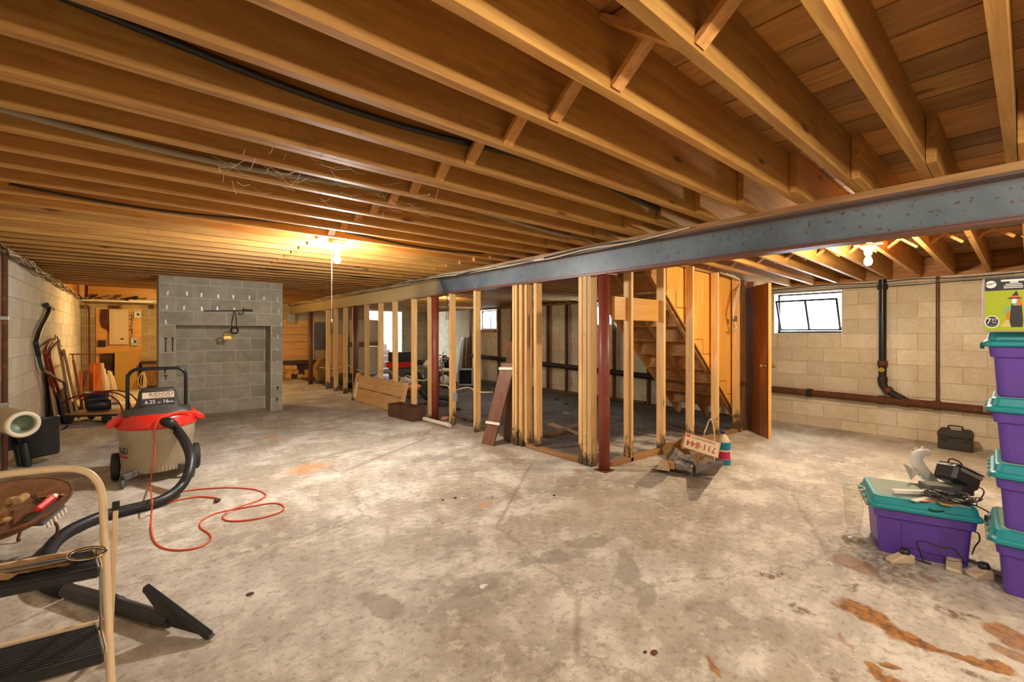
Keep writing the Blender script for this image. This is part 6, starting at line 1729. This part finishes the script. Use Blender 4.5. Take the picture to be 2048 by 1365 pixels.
# ================================================================== CABLES OF THE CEILING
rr = random.Random(17)
for i in range(6):
    pts = []
    y = 1.7 + .15 * i
    while y < YF - .2:
        pts.append((XBEAM - .075 - rr.uniform(0, .03), y, ZJ - .04 + rr.uniform(-.02, .025) + (.012 * math.sin(y * 1.7 + i)))); y += .5
    if i > 3: pts = [p for p in pts if p[1] > 3.0]
    solo(MB().tube(smooth_path(pts, 4), .006, 6), 'beam_cable', (WIREW, WIREG, WIREB, WIREG, WIREW, WIREG)[i], ('white', 'grey', 'black', 'grey', 'white', 'grey')[i] + ' cable running along the top of the steel beam', 'cable', ('white', 'grey', 'black', 'grey', 'white', 'grey')[i] + ' cables along the beam')
for i in range(7):
    pts = []
    y = 2.4
    while y < YF - .05:
        pts.append((XL + .03 + rr.uniform(0, .05), y, ZJ - .02 - rr.uniform(0, .07) - .012 * i * .5)); y += .35
    solo(MB().tube(smooth_path(pts, 4), .007, 6), 'wall_cable', (WIREB, WIREG, WIREW, RUSTIRON, WIREB, WIREG, RUSTIRON)[i], ('black', 'grey', 'white', 'rust brown', 'black', 'grey', 'rust brown')[i] + ' cable running along the top of left wall', 'cable', ('black', 'grey', 'white', 'rust brown', 'black', 'grey', 'rust brown')[i] + ' cables on the left wall')
# cables lying in the joist bays: pixel paths on a plane just above the joist undersides
def bay(k, zoff, X0, X1, r, mat, label, name='ceiling_cable', wav=.02, n=14, seed=0):
    r_ = random.Random(seed); y = JY0 + JS * (k + 1) - JT / 2 - r - .008; pts = []
    for i in range(n + 1):
        X = X0 + (X1 - X0) * i / n
        pts.append((X, y - .004 * (1 + math.sin(i * .9 + seed)), ZJ + zoff + wav * math.sin(i * .7 + seed)))
    solo(MB().tube(smooth_path(pts, 4), r, 8), name, mat, label, 'cable')
bay(1, .115, XL + .1, 3.3, .014, WIREB, 'thick black cable sagging in the ceiling bay, nearest one', seed=1, wav=.035)
bay(4, .07, XL + .1, 3.3, .017, WIREG, 'grey conduit in the ceiling bay with the cobwebs', 'ceiling_conduit', seed=2, wav=.03)
bay(8, .04, XL + .4, 2.9, .008, WIREB, 'thin black cable sagging in the ceiling bay above the pull lamp', seed=3, wav=.025)
bay(17, .04, 1.2, 3.2, .008, WIREB, 'thin black cable in the far ceiling bays', seed=4)
# wires hanging by the door frame
for i in range(3):
    pts = [at_y(1440 + 12 * i, 545 + 2 * i, WBY - .06), at_y(1470 + 2 * i, 556, WBY - .06), at_y(1480, 565, WBY - .06), at_y(1472 + 2 * i, 590, WBY - .06), at_y(1466 + i, 620, WBY - .06), at_y(1468, 640, WBY - .06), at_y(1473, 655 + 3 * i, WBY - .06), at_y(1468 - i, 658, WBY - .06)]
    solo(MB().tube(smooth_path(pts, 5), .006, 6), 'switch_cable', WIREW, 'white cable bundle hanging down beside the door jamb', 'cable', 'cables by the door jamb')
p = at_y(1468, 638, WBY - .05)
solo(MB().box(p.x - .03, p.x + .03, p.y - .03, p.y + .005, p.z - .035, p.z + .035), 'wall_switch', GREYP, 'small grey switch box hanging on the cables by the door', 'switch box', bev=.004)
for i in range(3):
    z_ = joist_z(XR) - .03 - .03 * i
    pts = [(XR - .03, 3.4 - k * .4, z_ + rr.uniform(-.012, .012)) for k in range(11)]
    solo(MB().tube(smooth_path(pts, 4), .007, 6), 'sill_cable', (WIREB, WIREG, WIREB)[i], ('black', 'grey', 'lower black')[i] + ' cable along the top of the cream block wall', 'cable')
web = MB(); rr = random.Random(8)
c_ = at_z(640, 350, ZJ + .02)
for k in range(60):
    a = c_ + Vector((rr.uniform(-.5, .6), rr.uniform(-.25, .35), rr.uniform(-.06, .03))); b = a + Vector((rr.uniform(-.15, .15), rr.uniform(-.12, .12), rr.uniform(-.05, .02)))
    web.tube([a, (a + b) / 2 + Vector((0, 0, -.015)), b], .0009, 4, caps=False)
solo(web, 'cobweb', PAPER, 'wisps of white cobweb under the joists left of the lamp', 'cobweb', kind='stuff')
# debris on the floor: stones and flakes
for i, (px, py, s_, m_, lb) in enumerate(((500, 1190, .018, BARK, 'dark flat stone on the bare floor right of the nozzle'), (1308, 1308, .018, RUSTIRON, 'brown dry leaf on the floor at bottom centre'), (1290, 1306, .010, RUSTIRON, 'small brown leaf piece beside the dry leaf'), (885, 1001, .012, BARK, 'black crumb left of the row of crumbs'), (910, 997, .016, BARK, 'black crumb in the row of crumbs'), (985, 996, .01, BARK, 'tiny dark crumb near the faint rust spot'), (1108, 992, .014, BARK, 'dark chip alone on the floor toward the firewood'), (120, 1347, .02, RUSTIRON, 'crumpled leaf under the step stool'))):
    p = gf(px, py); solo(lump((p.x, p.y, s_ * .22), s_, s_ * .7, s_ * .25, 60 + i, 9), 'floor_debris', m_, lb, 'debris')
